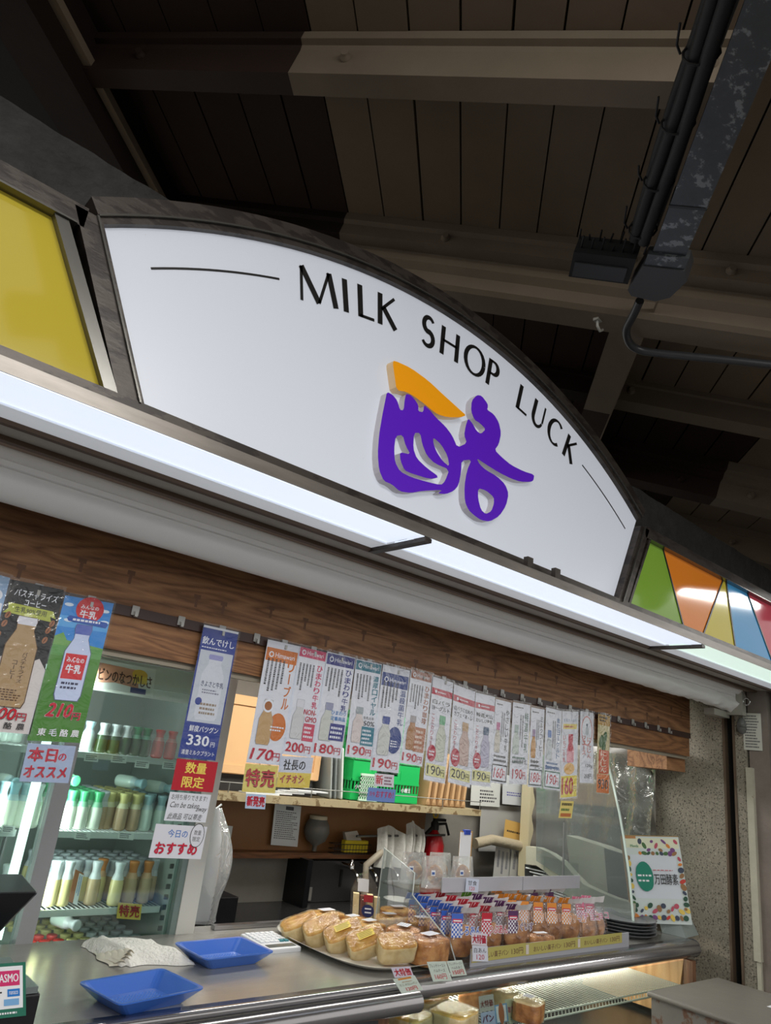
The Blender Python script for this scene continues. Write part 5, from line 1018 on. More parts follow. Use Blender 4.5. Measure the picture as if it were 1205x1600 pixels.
# ================================================================ COUNTER
MT_ss = mat('brushed_steel_top', (168, 166, 160), .2, .45, bump=.05, bscale=30, var=.06, vscale=4, stretch=(1, 6, 1))
MT_ssn = mat('steel_nosing', (168, 166, 168), .2, .85, bump=.03, bscale=20)
ct = thing('serving_counter', (.5, 1.95, 0), 'stainless steel serving counter with rounded nosing, lower left', 'counter')
MB().box(-.6, 1.735, 1.70, 2.33, .975, 1.0).build('top', MT_ss, ct)
def nose(xa, xb, yc, zc, r, nm, par, n=14, big=1.0):
    mb = MB(); pr = [(yc+.03, zc+r)]+[(yc-r*math.sin(math.pi*i/n)*big, zc+r*math.cos(math.pi*i/n)) for i in range(n+1)]+[(yc+.03, zc-r)]
    mb.prism([Vector((xa, y, z)) for y, z in pr], [Vector((xb, y, z)) for y, z in pr], None, True, False); o = mb.build(nm, MT_ssn, par)
    for p_ in o.data.polygons: p_.use_smooth = len(p_.vertices) == 4
    return o
nose(-.6, 1.735, 1.70, .991, .010, 'upper_lip', ct); nose(-.6, 1.73, 1.685, .952, .028, 'nosing', ct)
MB().box(-.6, 1.60, 1.70, 1.72, .70, .925).build('front_panel', mat('counter_front', (92, 94, 96), .15, .6), ct)
MB().box(1.42, 2.00, 2.335, 2.36, 1.0, 1.014).build('steel_channel', MT_ssn, None, 'thin steel channel along the back edge of the counter behind the calculator', 'channel')
MB().box(1.345, 1.74, 2.331, 2.40, .975, .9995).build('rear_ledge', MT_ss, None, 'narrow steel ledge under the channel at the back of the counter', 'ledge')
MB().box(-.6, 1.6, 1.72, 2.30, .0, .70).build('counter_body', mat('counter_body', (100, 100, 98), .5), ct)
MB().box(1.60, 1.64, 1.70, 1.74, .40, .925).build('wood_upright', woodmat('upright_wood', (82, 54, 38), (112, 76, 54), (130, 92, 66), 'Z', 1), None, 'small brown wooden upright under the joint of the two counters', 'upright')
sc = thing('bread_display_case', (2.6, 1.9, 0), 'low bread display case with round steel nosing and wire shelf', 'display case')
nose(1.745, 3.47, 1.735, .968, .032, 'nosing', sc, big=1.2)
MB().box(1.737, 3.47, 1.745, 2.36, .975, .9995).build('top', MT_ss, sc)
mb = MB(); mb.lathe([(.0, 0), (.03, 0), (.036, .004)], (3.47, 1.735, .968), 14, None, (1, 0, 0)); mb.build('end_cap', flat(60, 60, 64), sc)
MB().hexa([(3.40, 1.78, .70), (3.42, 1.78, .70), (3.42, 2.25, .70), (3.40, 2.25, .70), (3.40, 1.74, .935), (3.42, 1.74, .935), (3.42, 2.25, .974), (3.40, 2.25, .974)]).build('side_panel', woodmat('orange_veneer', (176, 128, 82), (206, 158, 108), (216, 172, 124), 'Z', .5), sc)
MB().box(3.395, 3.425, 1.70, 1.74, .5, .93).build('side_post', woodmat('upright_wood', 0, 0, 0), sc)
MB().box(1.745, 3.42, 2.24, 2.27, .5, .974).build('back_panel', mat('case_back', (52, 54, 54), .3, .3), sc)
MB().box(1.745, 3.42, 1.70, 2.24, .66, .68).build('floor_panel', mat('case_floor', (30, 32, 34), .25, .3), sc)
ZW = .832
mb = MB(); n = 76
for i in range(n): x = 1.76+i*.0215; mb.tube([(x, 1.75, ZW-.02), (x, 1.753, ZW), (x, 2.22, ZW)], .0021, 4, caps=False)
o = mb.build('shelf_wire', mat('shiny_wire', (214, 214, 204), .3, .2), sc); o['kind'] = 'stuff'
mb = MB()
for y, z in ((1.75, ZW-.022), (1.752, ZW-.003), (2.21, ZW-.004), (1.98, ZW-.005)): mb.tube([(1.745, y, z), (3.39, y, z)], .0035, 6)
mb.build('shelf_frame', mat('shiny_wire', 0), sc)
MT_cglass = clear('case_glass', (240, 246, 244), .02, .015, 0, 30, 0, .12)
mb = MB(); mb.box(1.745, 3.39, 1.722, 1.726, .60, .93); mb.build('front_glass', MT_cglass, sc)
MB().tube([(1.7, 2.20, .965), (3.38, 2.20, .965)], .007, 8).build('case_lamp', emis('case_tube', (255, 240, 214), 3.0), sc)
# items on the counter
MT_tray = mat('blue_tray', (62, 108, 196), .28, coat=.3)
def coin_tray(c, rz, lab):
    t = thing('cash_tray', (0, 0, 0), lab, 'tray', 'blue trays on the counter'); mb = MB(); W, D, H = .112, .082, .034; k = .72
    def rr(w, d, z, r=.015): return [Vector((sx*(w-r)+r*math.cos(q), sy*(d-r)+r*math.sin(q), z)) for sx, sy, q0 in ((1, 1, 0), (-1, 1, 90), (-1, -1, 180), (1, -1, 270)) for q in [math.radians(q0+a) for a in (0, 30, 60, 90)]]
    rings = [rr(W*k, D*k, 0), rr(W, D, H), rr(W+.005, D+.005, H), rr(W+.005, D+.005, H-.003), rr(W-.002, D-.002, H-.001), rr(W*k-.002, D*k-.002, .003)]
    rings = [rings[0], rings[3], rings[2], rings[4], rings[5]]
    V = sum(rings, []); n = 16; F = [(i*n+k2, i*n+(k2+1) % n, (i+1)*n+(k2+1) % n, (i+1)*n+k2) for i in range(4) for k2 in range(n)]
    F += [tuple(range(n))[::-1], tuple(4*n+q for q in range(n))]
    mb.add(V, F); mb.build('tray_body', MT_tray, t)
    mb = MB()
    for i in range(14):
        for j in range(9): x = -.06+i*.0092; y = -.036+j*.009; mb.lathe([(.002, .003), (.0008, .005)], (x, y, 0), 5, caps=False)
    mb.build('rubber_pips', mat('blue_pips', (90, 140, 220), .3), t)
    place(t, c, rz); return t
c = (at(142, 1530, 2, 1.0)+at(295, 1535, 2, 1.0)+at(205, 1572, 2, 1.0)+at(225, 1515, 2, 1.03))/4
coin_tray((.925, 1.795, 1.0005), .18, 'blue plastic cash tray nearest the front edge of the counter')
coin_tray((1.278, 2.03, 1.0005), .06, 'blue plastic cash tray touching the white calculator')
tw = MB(); MT_tw = mat('white_terry', (238, 236, 230), .95, bump=.8, bscale=120)
def twf(u, v):
    x = .985+u*.20; y = 2.03+v*.21+.02*math.sin(u*5); n_ = noise.noise(Vector((u*4, v*4, 1)))
    e = min(u, 1-u, v, 1-v); z = 1.004+min(e*6, 1)*.022+.008*n_+(.014*math.exp(-((u-.12)**2)/.01))*(v > .2)
    return Vector((x-.035*v+.012*noise.noise(Vector((v*5, 2, 0))), y+.012*noise.noise(Vector((u*5, 7, 0)))+ .02*(u < .1), z if 0 < u < 1 and 0 < v < 1 else 1.001))
tw.grid(twf, 46, 40); o = tw.build('folded_towel', MT_tw, None, 'folded white terry towel lying on the counter in front of the fridge', 'towel')
mb = MB()
for q in range(5): mb.grid(lambda u, v: Vector((.955+.03*u+.02*math.sin(v*9+q)*.3+.01*q, 2.06+.13*v, 1.002+.006*q+.012*math.sin(u*3.1)*math.sin(v*3.1+q*.4))), 8, 16)
mb.build('towel_fold', mat('cream_cloth', (222, 216, 200), .9), o)
# calculator
a = at(372, 1462, 2, 1.01); b = at(420, 1457, 2, 1.01); c = at(467, 1480, 2, 1.01); d = at(410, 1489, 2, 1.01)
k = thing('calculator', (1.5, 2.13, 1.0), 'white calculator with grey keys beside the bread tray', 'calculator')
fx = (b-a).normalized(); fy = (d-a).normalized(); fr = Fr((1.445, 2.215, 1.012), (1, .0, 0), (0, -1, -.03), (0, -.03, 1)); W, D = .125, .165
mb = MB(); mb.fbox(fr, 0, W, 0, D, -.012, .006); mb.build('case', mat('calc_white', (212, 214, 218), .35), k, bevel=.004)
for j in range(5):
    for i in range(6):
        m_ = mat('key_white', (226, 228, 232), .4) if not (j == 4 and i > 3) else mat('key_teal', (60, 130, 140), .4)
        mb = MB(); mb.fbox(fr, .010+i*.0182, .010+i*.0182+.014, .010+j*.0205, .010+j*.0205+.015, .006, .010); mb.build('key', m_, k)
mb = MB(); mb.fbox(fr, .012, W-.012, .128, .152, .006, .0075); mb.build('display', mat('lcd', (92, 98, 96), .2), k)
# POS terminal
pt = thing('payment_terminal', (.58, 1.72, 1.0), 'black payment terminal with tilted screen at the left edge of the counter', 'terminal')
MT_pos = mat('pos_black', (26, 26, 30), .35); y0 = 1.62
tl = at(-60, 1370, 1, 1.60); tr = at(55, 1377, 1, 1.60)
mb = MB(); mb.hexa([(tl.x, 1.64, tr.z-.10), (tr.x-.03, 1.64, tr.z-.10), (tr.x-.03, 1.72, tr.z-.10), (tl.x, 1.72, tr.z-.10), (tl.x, 1.56, tr.z-.012), (tr.x, 1.56, tr.z-.012), (tr.x, 1.68, tr.z), (tl.x, 1.68, tr.z)]); mb.build('screen_head', MT_pos, pt, bevel=.006)
mb = MB(); mb.lathe([(.05, 0), (.035, .03), (.022, .08), (.03, .13)], (.50, 1.68, 1.115), 14); mb.build('neck', MT_pos, pt)
p = at(50, 1493, 1, 1.70)
mb = MB(); mb.box(.2, p.x-.002, 1.60, 1.80, 1.0005, 1.10); mb.build('base', MT_pos, pt, bevel=.004)
mb = MB(); mb.box(.2, p.x-.01, 1.60, 1.80, 1.101, 1.112); mb.build('base_lid', mat('pos_grey', (104, 112, 112), .4), pt)
P = Poster('sticker', (-30, 1508), (40, 1503), (-30, 1595), '', None, 1.597, flat(40, 110, 90), 'x', sleeve=False)
P.r(.0, .93, .06, .84, MT_wh); P.r(.03, .86, .14, .42, flat(206, 50, 108)); P.t('PASMO', .33, .2, .50, .15, MT_wh, .03); P.hlines(.05, .6, .5, .56, 1, flat(60, 60, 60), 1); P.r(.58, .86, .48, .62, flat(40, 120, 200)); P.t('nanaco', .62, .52, .2, .06, MT_wh, 0); P.r(.50, .84, .66, .78, flat(120, 170, 216)); P.hlines(.4, .9, .88, .95, 1, MT_wh, 4)
P.mb.build('sticker', None, pt, 'payment brands sticker')
# ================================================================ BREAD TRAY
MT_trw = mat('white_melamine', (216, 212, 204), .3, coat=.3)
bt = thing('bread_tray', (1.77, 2.02, 1.0), 'large white rounded tray of wrapped breads on the counter', 'tray')
def sup(cx, cy, a, b, z, n=48, e=3.2, rz=0):
    L_ = []
    for i in range(n):
        q = 2*math.pi*i/n; c_, s_ = math.cos(q), math.sin(q); x = a*abs(c_)**(2/e)*(1 if c_ > 0 else -1); y = b*abs(s_)**(2/e)*(1 if s_ > 0 else -1)
        L_.append(Vector((cx+x*math.cos(rz)-y*math.sin(rz), cy+x*math.sin(rz)+y*math.cos(rz), z)))
    return L_
mb = MB(); rings = [sup(1.77, 2.025, .150, .225, 1.0005, rz=0), sup(1.77, 2.025, .200, .275, 1.020, rz=0), sup(1.77, 2.025, .203, .278, 1.022, rz=0), sup(1.77, 2.025, .196, .271, 1.020, rz=0), sup(1.77, 2.025, .155, .225, 1.005, rz=0)]
V = sum(rings, []); n = 48; mb.add(V, [(i*n+q, i*n+(q+1) % n, (i+1)*n+(q+1) % n, (i+1)*n+q) for i in range(4) for q in range(n)], None, True); mb.add(rings[0], [tuple(range(n))[::-1]]); mb.add(rings[4], [tuple(range(n))]); mb.build('tray_body', MT_trw, bt)
def breadmat(key, c1, c2, c3):
    if key in MC: return MC[key]
    m = bpy.data.materials.new(key); m.use_nodes = True; MC[key] = m; nt = m.node_tree; b = nt.nodes['Principled BSDF']; L = nt.links.new
    tc = nt.nodes.new('ShaderNodeTexCoord'); n = nt.nodes.new('ShaderNodeTexNoise'); n.inputs['Scale'].default_value = 30; n.inputs['Detail'].default_value = 6; L(tc.outputs['Object'], n.inputs[0])
    r = ramp(nt, [(.3, c1), (.5, c2), (.68, c3)]); L(n.outputs[0], r.inputs[0]); L(r.outputs[0], b.inputs['Base Color']); b.inputs['Roughness'].default_value = .6
    bp = nt.nodes.new('ShaderNodeBump'); bp.inputs['Strength'].default_value = .6; bp.inputs['Distance'].default_value = .004; L(n.outputs[0], bp.inputs['Height']); L(bp.outputs[0], b.inputs['Normal'])
    return m
B_top = breadmat('toast_top', (150, 98, 40), (206, 160, 84), (226, 194, 120)); B_side = breadmat('loaf_side', (206, 182, 132), (222, 204, 160), (230, 216, 180)); B_brn = breadmat('brown_crust', (128, 80, 42), (186, 128, 74), (212, 162, 104)); B_yel = breadmat('yellow_sponge_bread', (196, 150, 60), (226, 190, 96), (236, 208, 130))
MT_wrap = clear('bread_wrap', (252, 250, 246), .10, .05, .35, 45)
MT_lbl = flat(222, 222, 226)
def loaf(name, c, W, D, H, rz, mside, mtop, label, group=None, puff=.25, tilt=0, lab=True, cat='bread', yel=False, seed=0):
    t = thing(name, (0, 0, 0), label, cat, group)
    PRF = [(.86, 0), (.95, .03), (.985, .12), (1, .45), (1, .80), (.985, .90), (.94, .97), (.84, 1.01), (.55, 1.04), (.02, 1.05)]
    def ring(k, g):
        s_, z_ = PRF[k]; L_ = []
        for i in range(40):
            q = 2*math.pi*i/40; cu, su = math.cos(q), math.sin(q); e = 5.5 if mside is not mtop else 3.2; rr_ = (abs(cu)**e+abs(su)**e)**(-1/e)
            n_ = noise.noise(Vector((cu*2+seed, su*2, z_*1.5)))*.05 + (.018*noise.noise(Vector((q*7+seed, 0, 3))) if z_ < .9 else 0)
            zz_ = z_*H+puff*.16*H*(noise.noise(Vector((cu*s_*1.5+seed, su*s_*1.5, 9)))+.3)*(z_ > .9)
            L_.append(Vector((cu*rr_*s_*(W/2+g)*(1+n_), su*rr_*s_*(D/2+g)*(1+n_), zz_+(g if z_ > .5 else 0))))
        return L_
    def body(g, m1, m2):
        mb = MB()
        for k in range(len(PRF)-1):
            A_, B_ = ring(k, g), ring(k+1, g); mb.prism(A_, B_, m2 if PRF[k][1] >= .9 else m1, False, True)
        return mb
    body(0, mside, mtop).build('crumb', None, t)
    w_o = body(.003, MT_wrap, MT_wrap).build('clear_wrap', None, t)
    if lab:
        mb = MB(); fr = Fr((-W*.22, D*.18, H*1.05+.008), (1, 0, 0), (0, -1, 0), (0, 0, 1)); mb.fbox(fr, 0, W*.44, 0, D*.36, 0, .0008, MT_yel if yel else MT_lbl)
        for i in range(4): mb.rect(fr, W*.03, W*(.4-.03*(i % 2)), D*(.04+.08*i), D*(.065+.08*i), .001, flat(140, 146, 166) if not yel else MT_bk)
        mb.build('label_sticker', None, w_o)
    place(t, c, 0, rot=(tilt, 0, rz)); return t
gb = 'wrapped breads on the white tray'
def L2(u, v, z): return at(u, v, 2, z)
sl = [(1.640, 2.150, .30), (1.668, 2.070, .5), (1.695, 1.995, .6), (1.722, 1.915, .7), (1.765, 1.830, .5)]
for i, (x, y, tl_) in enumerate(sl):
    t = loaf('wrapped_loaf', (x, y, 1.014+.012*(i > 0)), .118, .068, .056, 0, B_side, B_top, 'pale sided loaf slice with sugared top, %s from the back left of the tray' % ORD[i], gb, yel=i in (2, 3), lab=i in (2, 3), seed=i*3)
    t.rotation_euler = (tl_*.8, -.38 if i < 4 else -.10, -.40)
loaf('wrapped_loaf', (1.80, 2.235, 1.008), .13, .09, .052, .1, B_brn, B_top, 'brown edged loaf with long label at the back of the tray', gb, seed=20)
loaf('wrapped_loaf', (1.85, 2.06, 1.008), .11, .085, .055, .2, B_brn, B_top, 'square toast piece with pale label behind the leaning slices', gb, seed=21)
loaf('wrapped_loaf', (1.885, 2.19, 1.008), .11, .08, .040, .2, B_brn, B_top, 'small flat toast behind the square piece with pale label', gb, seed=22)
loaf('wrapped_roll', (1.885, 1.925, 1.008), .115, .105, .068, .5, B_brn, B_brn, 'round brown roll with white label, left of the two', gb, seed=23)
loaf('wrapped_roll', (1.885, 1.805, 1.008), .145, .10, .070, .2, B_brn, B_brn, 'large brown crusted roll with white label, at the front right of the tray', gb, seed=24)
# sandwich pack standing at the back
sw = thing('sandwich_pack', (2.07, 2.30, 1.0), 'pointed clear pack of sandwiches with round navy label standing at the back', 'sandwich')
fr = Fr((2.015, 2.36, 1.105), (.8, -.6, 0), (.1, 0, -1), (-.6, -.8, 0))
mb = MB()
for i in range(4): mb.fbox(fr, .005+i*.027, .027+i*.027, .01+.006*(i % 2), .098, -.02, .01, [B_side, flat(110, 60, 50), B_side, flat(96, 52, 44)][i] if i != 3 else B_side)
mb.build('sandwich_slices', None, sw)
mb = MB(); pr = [(-.004, .10), (-.006, .0), (.02, -.055), (.06, -.07), (.095, -.02), (.115, .10)]; mb.prism([fr(a_2, b_2, -.022) for a_2, b_2 in pr], [fr(a_2, b_2, .013) for a_2, b_2 in pr]); mb.build('clear_case', MT_wrap, sw)
mb = MB(); mb.rect(fr, .02, .062, -.045, .0, .0145, MT_lbl); mb.ell(fr, .062, .065, .024, .022, .0145, flat(36, 42, 96)); mb.rect(fr, .045, .08, .01, .035, .0142, flat(170, 40, 50)); mb.rect(fr, .05, .075, .055, .06, .0148, MT_wh); mb.rect(fr, .05, .075, .068, .073, .0148, MT_wh); mb.build('label_sticker', None, sw)
mb = MB(); a = at(612, 1437, 1, 2.1); mb.prism([Vector((2.02, 2.02, 1.0)), Vector((2.14, 2.05, 1.09)), Vector((2.16, 1.99, 1.0))], [Vector((2.022, 2.024, 1.0)), Vector((2.142, 2.054, 1.09)), Vector((2.162, 1.994, 1.0))])
# ================================================================ RACK with packed breads
rk = thing('acrylic_rack', (2.5, 1.95, 1.0), 'two tier clear acrylic rack of packed breads on the display case', 'rack')
MT_acr = clear('acrylic', (248, 250, 250), .03, .03)
MT_acre = mat('acrylic_edge', (206, 212, 210), .15, coat=.5, alpha=.75)
XA, XB = 1.974, 2.97
MB().box(XA, XB, 1.765, 2.16, 1.0, 1.008).build('rack_floor', MT_acr, rk)
MB().box(XA+.05, XB, 1.748, 1.753, 1.0, 1.05).build('front_lip', flat(160, 160, 166), rk)
pr = [(1.76, 1.0), (1.80, 1.06), (1.99, 1.16), (1.99, 1.23), (2.16, 1.285), (2.17, 1.0)]
mb = MB(); mb.prism([Vector((XA, y, z)) for y, z in pr], [Vector((XA+.005, y, z)) for y, z in pr]); mb.build('side_wall', MT_acr, rk)
mb = MB(); mb.tube([Vector((XA+.002, y, z)) for y, z in pr], .0028, 5, closed=True); mb.build('side_edge', MT_acre, rk)
MB().box(XA, XB, 1.985, 2.17, 1.168, 1.174).build('upper_shelf', MT_acr, rk)
MB().box(XA+.14, XB, 1.982, 1.987, 1.166, 1.215).build('upper_lip', mat('frosted_lip', (176, 176, 184), .3, alpha=.9), rk)
MB().box(XA+.6, XA+.603, 1.980, 1.984, 1.166, 1.215).build('lip_joint', flat(150, 150, 156), rk)
mb = MB(); mb.box(XB-.004, XB, 1.99, 2.17, 1.0, 1.26); mb.build('side_wall', MT_acr, rk)
# label strips
for i, (u0, u1) in enumerate(((737, 822), (822, 903), (903, 972))):
    v = lambda u: 1505+(u-735)*(1473-1505)/237.
    P = Poster('label_strip', (u0, v(u0)-21+i*2), (u1, v(u1)-20+i*2), (u0, v(u0)), 'yellowish price strip on the lower rack lip, %s of three' % ['left', 'middle', 'right'][i], 'price strips on the rack', 1.746, flat(176, 166, 92), 'label', sleeve=False)
    P.t('おいしい菓子パン', .14, .32, .52, .46, flat(96, 60, 50), .02); P.t('130円', .72, .30, .22, .5, flat(96, 60, 50), .01); P.r(.0, .05, .1, .9, flat(206, 196, 190)); P.done()
def checker(key, c):
    m = bpy.data.materials.new(key); m.use_nodes = True; MC[key] = m; nt = m.node_tree; b = nt.nodes['Principled BSDF']; L = nt.links.new
    tc = nt.nodes.new('ShaderNodeTexCoord'); ck = nt.nodes.new('ShaderNodeTexChecker'); ck.inputs['Scale'].default_value = 150; ck.inputs[1].default_value = rgb(*c); ck.inputs[2].default_value = rgb(226, 226, 232)
    L(tc.outputs['Object'], ck.inputs[0]); L(ck.outputs[0], b.inputs['Base Color']); b.inputs['Roughness'].default_value = .3; return m
PCOL = {'blue': (52, 96, 190), 'red': (190, 40, 58), 'purple': (86, 40, 92), 'orange': (226, 140, 40), 'green': (110, 176, 60), 'pink': (206, 110, 140)}
PT = {}
MT_film = clear('pack_film', (250, 250, 252), .08, .09, .35, 30)
def pack(col, word):
    k = (col, word)
    if k in PT: return copy_tree(PT[k])
    t = thing('bread_pack', (0, 0, 0), 'x', 'bread'); W, H, D = .118, .152, .042
    def bag(g, z0, z1, nx=12, nz=12):
        def f(u, v):
            z = z0+(z1-z0)*v; q = 2*math.pi*u; th = math.sin(math.pi*min(max((z+.02)/(H+.02), 0), 1))**.5*D/2
            th = th if z < H*.8 else th*max(0, (H-z)/(H*.2))
            cr = .003*noise.noise(Vector((u*14, z*60, 3)))
            return Vector((math.copysign(abs(math.cos(q))**.6, math.cos(q))*(W/2+g), math.copysign(abs(math.sin(q))**.8, math.sin(q))*(th+g+cr), z))
        return f
    bm = B_brn; mb = MB(); mb.grid(lambda u, v: Vector((math.cos(6.283*u)*max(math.sin(math.pi*(.04+.92*v)), 0)**.45*(W/2-.008), math.sin(6.283*u)*max(math.sin(math.pi*(.04+.92*v)), 0)**.5*(D/2-.004), .003+v*H*.62)), 18, 12, wrap=True); mb.build('bun', bm, t)
    mb = MB(); mb.grid(bag(.0008, .001, H*.86), 28, 14, wrap=True); fbg = mb.build('film_bag', MT_film, t)
    fr = Fr((-W/2+.004, -D/2-.0045, H*.86)); ck = MC.get('gingham_'+col) or checker('gingham_'+col, PCOL[col]); cm = mat('pack_'+col, PCOL[col], .3, coat=.3)
    mb = MB(); mb.rect(fr, 0, .042, .012, .070, 0, ck); mb.rect(fr, 0, .044, 0, .022, .0004, cm); mb.rect(fr, .004, .040, .016, .027, .0008, flat(206, 60, 84)); mb.rect(fr, .007, .037, .0195, .0235, .0012, MT_wh)
    for ox, oy in ((-1, -1), (1, -1), (-1, 1), (1, 1), (0, 1.3), (0, -1.3)): mb.text(word, fr, .032+ox*.0018, .036+oy*.0018, .080, .026, .0006, MT_wh)
    mb.text(word, fr, .032, .036, .080, .026, .0011, cm, .03)
    mb.build('printed_label', None, fbg)
    mb = MB(); mb.grid(lambda u, v: Vector((-W/2+W*u, .004*math.sin(u*30)-.002-.016*v, H*.86+v*H*.15*(1-.25*math.sin(u*3.1)))), 14, 4); mb.build('crimped_top', mat('pack_white_film', (222, 220, 222), .25, coat=.4), t)
    mb = MB(); mb.grid(lambda u, v: Vector((-W/2+W*.45*u, .004*math.sin(u*14)-.0045-.016*v, H*.862+v*H*.135)), 6, 3); mb.build('crimped_corner', cm, t)
    PT[k] = t; return t
colsx = [(2.046, 'blue', 'しろあん', 5, 'blue gingham'), (2.185, 'red', 'つぶあん', 5, 'red gingham'), (2.33, 'purple', 'うぐいす', 5, 'purple gingham')]
for x, c, w_, n, nm in colsx:
    for j in range(n):
        y = 1.80+j*.052
        o = pack('green' if (c == 'purple' and j == 4) else c, w_)
        kk = 'green' if (c == 'purple' and j == 4) else nm
        place(o, (x, y+.01, 1.0085), 0, '%s bread pack, %s from the front in its row on the rack floor' % (kk, ORD[j]), 'packed breads on the rack floor', rot=(random.uniform(-.10, -.04), 0, -.26+random.uniform(-.06, .06)))
oc = [(2.50, 1.93), (2.545, 1.905), (2.60, 1.88), (2.66, 1.86), (2.72, 1.835)]
for j, (x, y) in enumerate(oc):
    o = pack('orange', 'クリーム'); place(o, (x, y+.02, 1.0085), 0, 'orange gingham bread pack, %s from the left of the orange run' % ORD[j], 'packed breads on the rack floor', rot=(-.08, 0, -.3))
for j, (x, y, c) in enumerate(((2.82, 1.83, 'pink'), (2.90, 1.84, 'pink'))):
    o = pack(c, 'チョコ'); place(o, (x, y+.01, 1.0085), 0, 'pink lettered bread pack at the right end of the rack floor, %s' % ['left', 'right'][j], 'packed breads on the rack floor', rot=(-.3, 0, -.3))
loaf('wrapped_bun', (2.455, 1.80, 1.009), .13, .06, .045, -.1, B_brn, B_brn, 'flat brown bun in clear wrap lying in front of the purple and orange packs', None, seed=40)
for j in range(4):
    o = pack('orange' if j < 2 else 'purple', 'クリーム'); place(o, (2.56+j*.11, 2.06, 1.0085), 0, 'pack standing in the back row behind the orange run, %s from the left' % ORD[j], 'packed breads on the rack floor', rot=(-.06, 0, -.3))
# upper tier
for i, (x, y) in enumerate(((2.06, 2.02), (2.21, 2.02), (2.03, 2.10), (2.17, 2.10))):
    t = thing('frosted_bun_pack', (0, 0, 0), 'frosted bag with dark nut topped bun on the upper rack tier, %s' % ['front left', 'front right', 'behind left', 'behind right'][i], 'bread', 'bags on the upper rack tier')
    mb = MB(); mb.grid(lambda u, v: Vector((math.cos(6.283*u)*math.sin(math.pi*v)**.6*.038, -.002+math.sin(6.283*u)*math.sin(math.pi*v)**.6*.014, .012+v*.10)), 18, 12, wrap=True); mb.build('nut_bun', breadmat('nut_top', (60, 34, 22), (150, 92, 44), (216, 176, 110)), t)
    mb = MB(); mb.grid(lambda u, v: Vector((math.copysign(abs(math.cos(6.283*u))**.5, math.cos(6.283*u))*(.060-.006*v), math.sin(6.283*u)*(.021*(1-v)**.5+.001), v*.15)), 24, 8, wrap=True); mb.build('frosted_bag', clear('frosted_film', (240, 242, 240), .15, .1, .3, 30, .22), t)
    mb = MB(); fr = Fr((-.035, -.0225, .085)); mb.rect(fr, 0, .020, 0, .026, 0, MT_lbl); mb.rect(fr, .003, .017, .008, .02, .0005, flat(60, 90, 150)); mb.build('label_sticker', None, t)
    place(t, (x+.05, y, 1.175), 0, sc=(.92, 1, .70), rot=(-.06, 0, random.uniform(-.3, -.1)))
# price cards
def pcard(tl, tr, bl, y, back, label, fn, nm='price_card'):
    P = Poster(nm, tl, tr, bl, label, 'price cards among the breads', y, back, 'card', sleeve=False); fn(P); P.done()
MG = flat(196, 206, 196)
pcard((729, 1372), (749, 1374), (727, 1393), 1.975, flat(188, 196, 212), 'small price card clipped on the upper rack lip', lambda P: (P.t('甘食', .15, .15, .7, .35, MT_bk, 0), P.t('120', .3, .6, .4, .28, MT_red, 0)))
pcard((737, 1457), (761, 1459), (737, 1476), 1.742, flat(216, 208, 218), 'white card with bold red writing above the rack lip card', lambda P: P.to('大特価', .06, .14, .86, .72, flat(186, 40, 66), MT_wh, .05))
pcard((738, 1477), (762, 1478), (739, 1502), 1.743, flat(206, 208, 220), 'small white card reading 120 at the left end of the rack lip', lambda P: (P.t('白あん', .1, .14, .8, .32, MT_bk, .01), P.t('120', .25, .56, .5, .32, flat(180, 60, 80), .01)))
pcard((611, 1512), (641, 1510), (617, 1528), 1.662, flat(196, 190, 206), 'tilted card with red writing on the counter nosing beside the tray', lambda P: P.to('大特価', .08, .14, .84, .72, flat(176, 34, 56), MT_wh, .05))
pcard((614, 1530), (648, 1524), (628, 1553), 1.655, MG, 'pale green 120 yen card hanging over the nosing below the red one', lambda P: (P.r(.2, .8, .02, .14, flat(196, 126, 50)), P.hlines(.3, .75, .25, .34, 1, flat(150, 110, 50), 2), P.t('ミニメロンパン', .12, .38, .8, .16, flat(90, 96, 60), .01), P.t('120円', .3, .64, .5, .26, MT_red, .03)))
pcard((667, 1503), (697, 1502), (677, 1534), 1.69, MG, 'pale green 160 yen card on the nosing, left of a pair', lambda P: (P.t('フレンチトースト', .08, .12, .8, .17, MT_bk, 0), P.t('ハムチーズ', .2, .36, .6, .17, MT_bk, 0), P.t('160円', .18, .62, .6, .28, flat(190, 80, 90), .02)))
pcard((698, 1502), (722, 1500), (706, 1526), 1.692, MG, 'pale green 150 yen card on the nosing, right of the pair', lambda P: (P.t('フレンチトースト', .08, .12, .84, .17, MT_bk, 0), P.t('ハムたまご', .16, .36, .7, .17, MT_bk, .01), P.t('150円', .16, .60, .7, .30, MT_red, .04)))
pcard((748, 1557), (771, 1553), (750, 1582), 1.74, flat(186, 182, 176), 'card with bold red brown writing on the lower shelf, left', lambda P: P.to('大特価', .08, .3, .84, .45, flat(120, 50, 40), MT_wh, .05))
pcard((751, 1583), (773, 1579), (753, 1606), 1.738, flat(180, 190, 222), 'blue white card below the red brown one on the lower shelf', lambda P: P.to('パン', .1, .2, .8, .5, flat(110, 40, 90), MT_wh, .04))
pcard((772, 1571), (792, 1567), (775, 1600), 1.742, flat(120, 160, 200), 'blue bordered card with a brown bread picture on the lower shelf', lambda P: (P.r(.12, .88, .08, .95, MT_wh), P.e(.5, .5, .22, .5, flat(176, 104, 66))))
pcard((789, 1562), (824, 1555), (796, 1600), 1.745, flat(190, 196, 170), 'pale green card with purple red lettering on the lower shelf, right', lambda P: (P.to('おすすめ', .06, .3, .5, .26, flat(160, 40, 90), MT_wh, .03), P.r(.62, .95, .28, .6, flat(160, 150, 160)), P.t('フレンチトースト', .08, .72, .8, .14, flat(70, 90, 70), .01)))
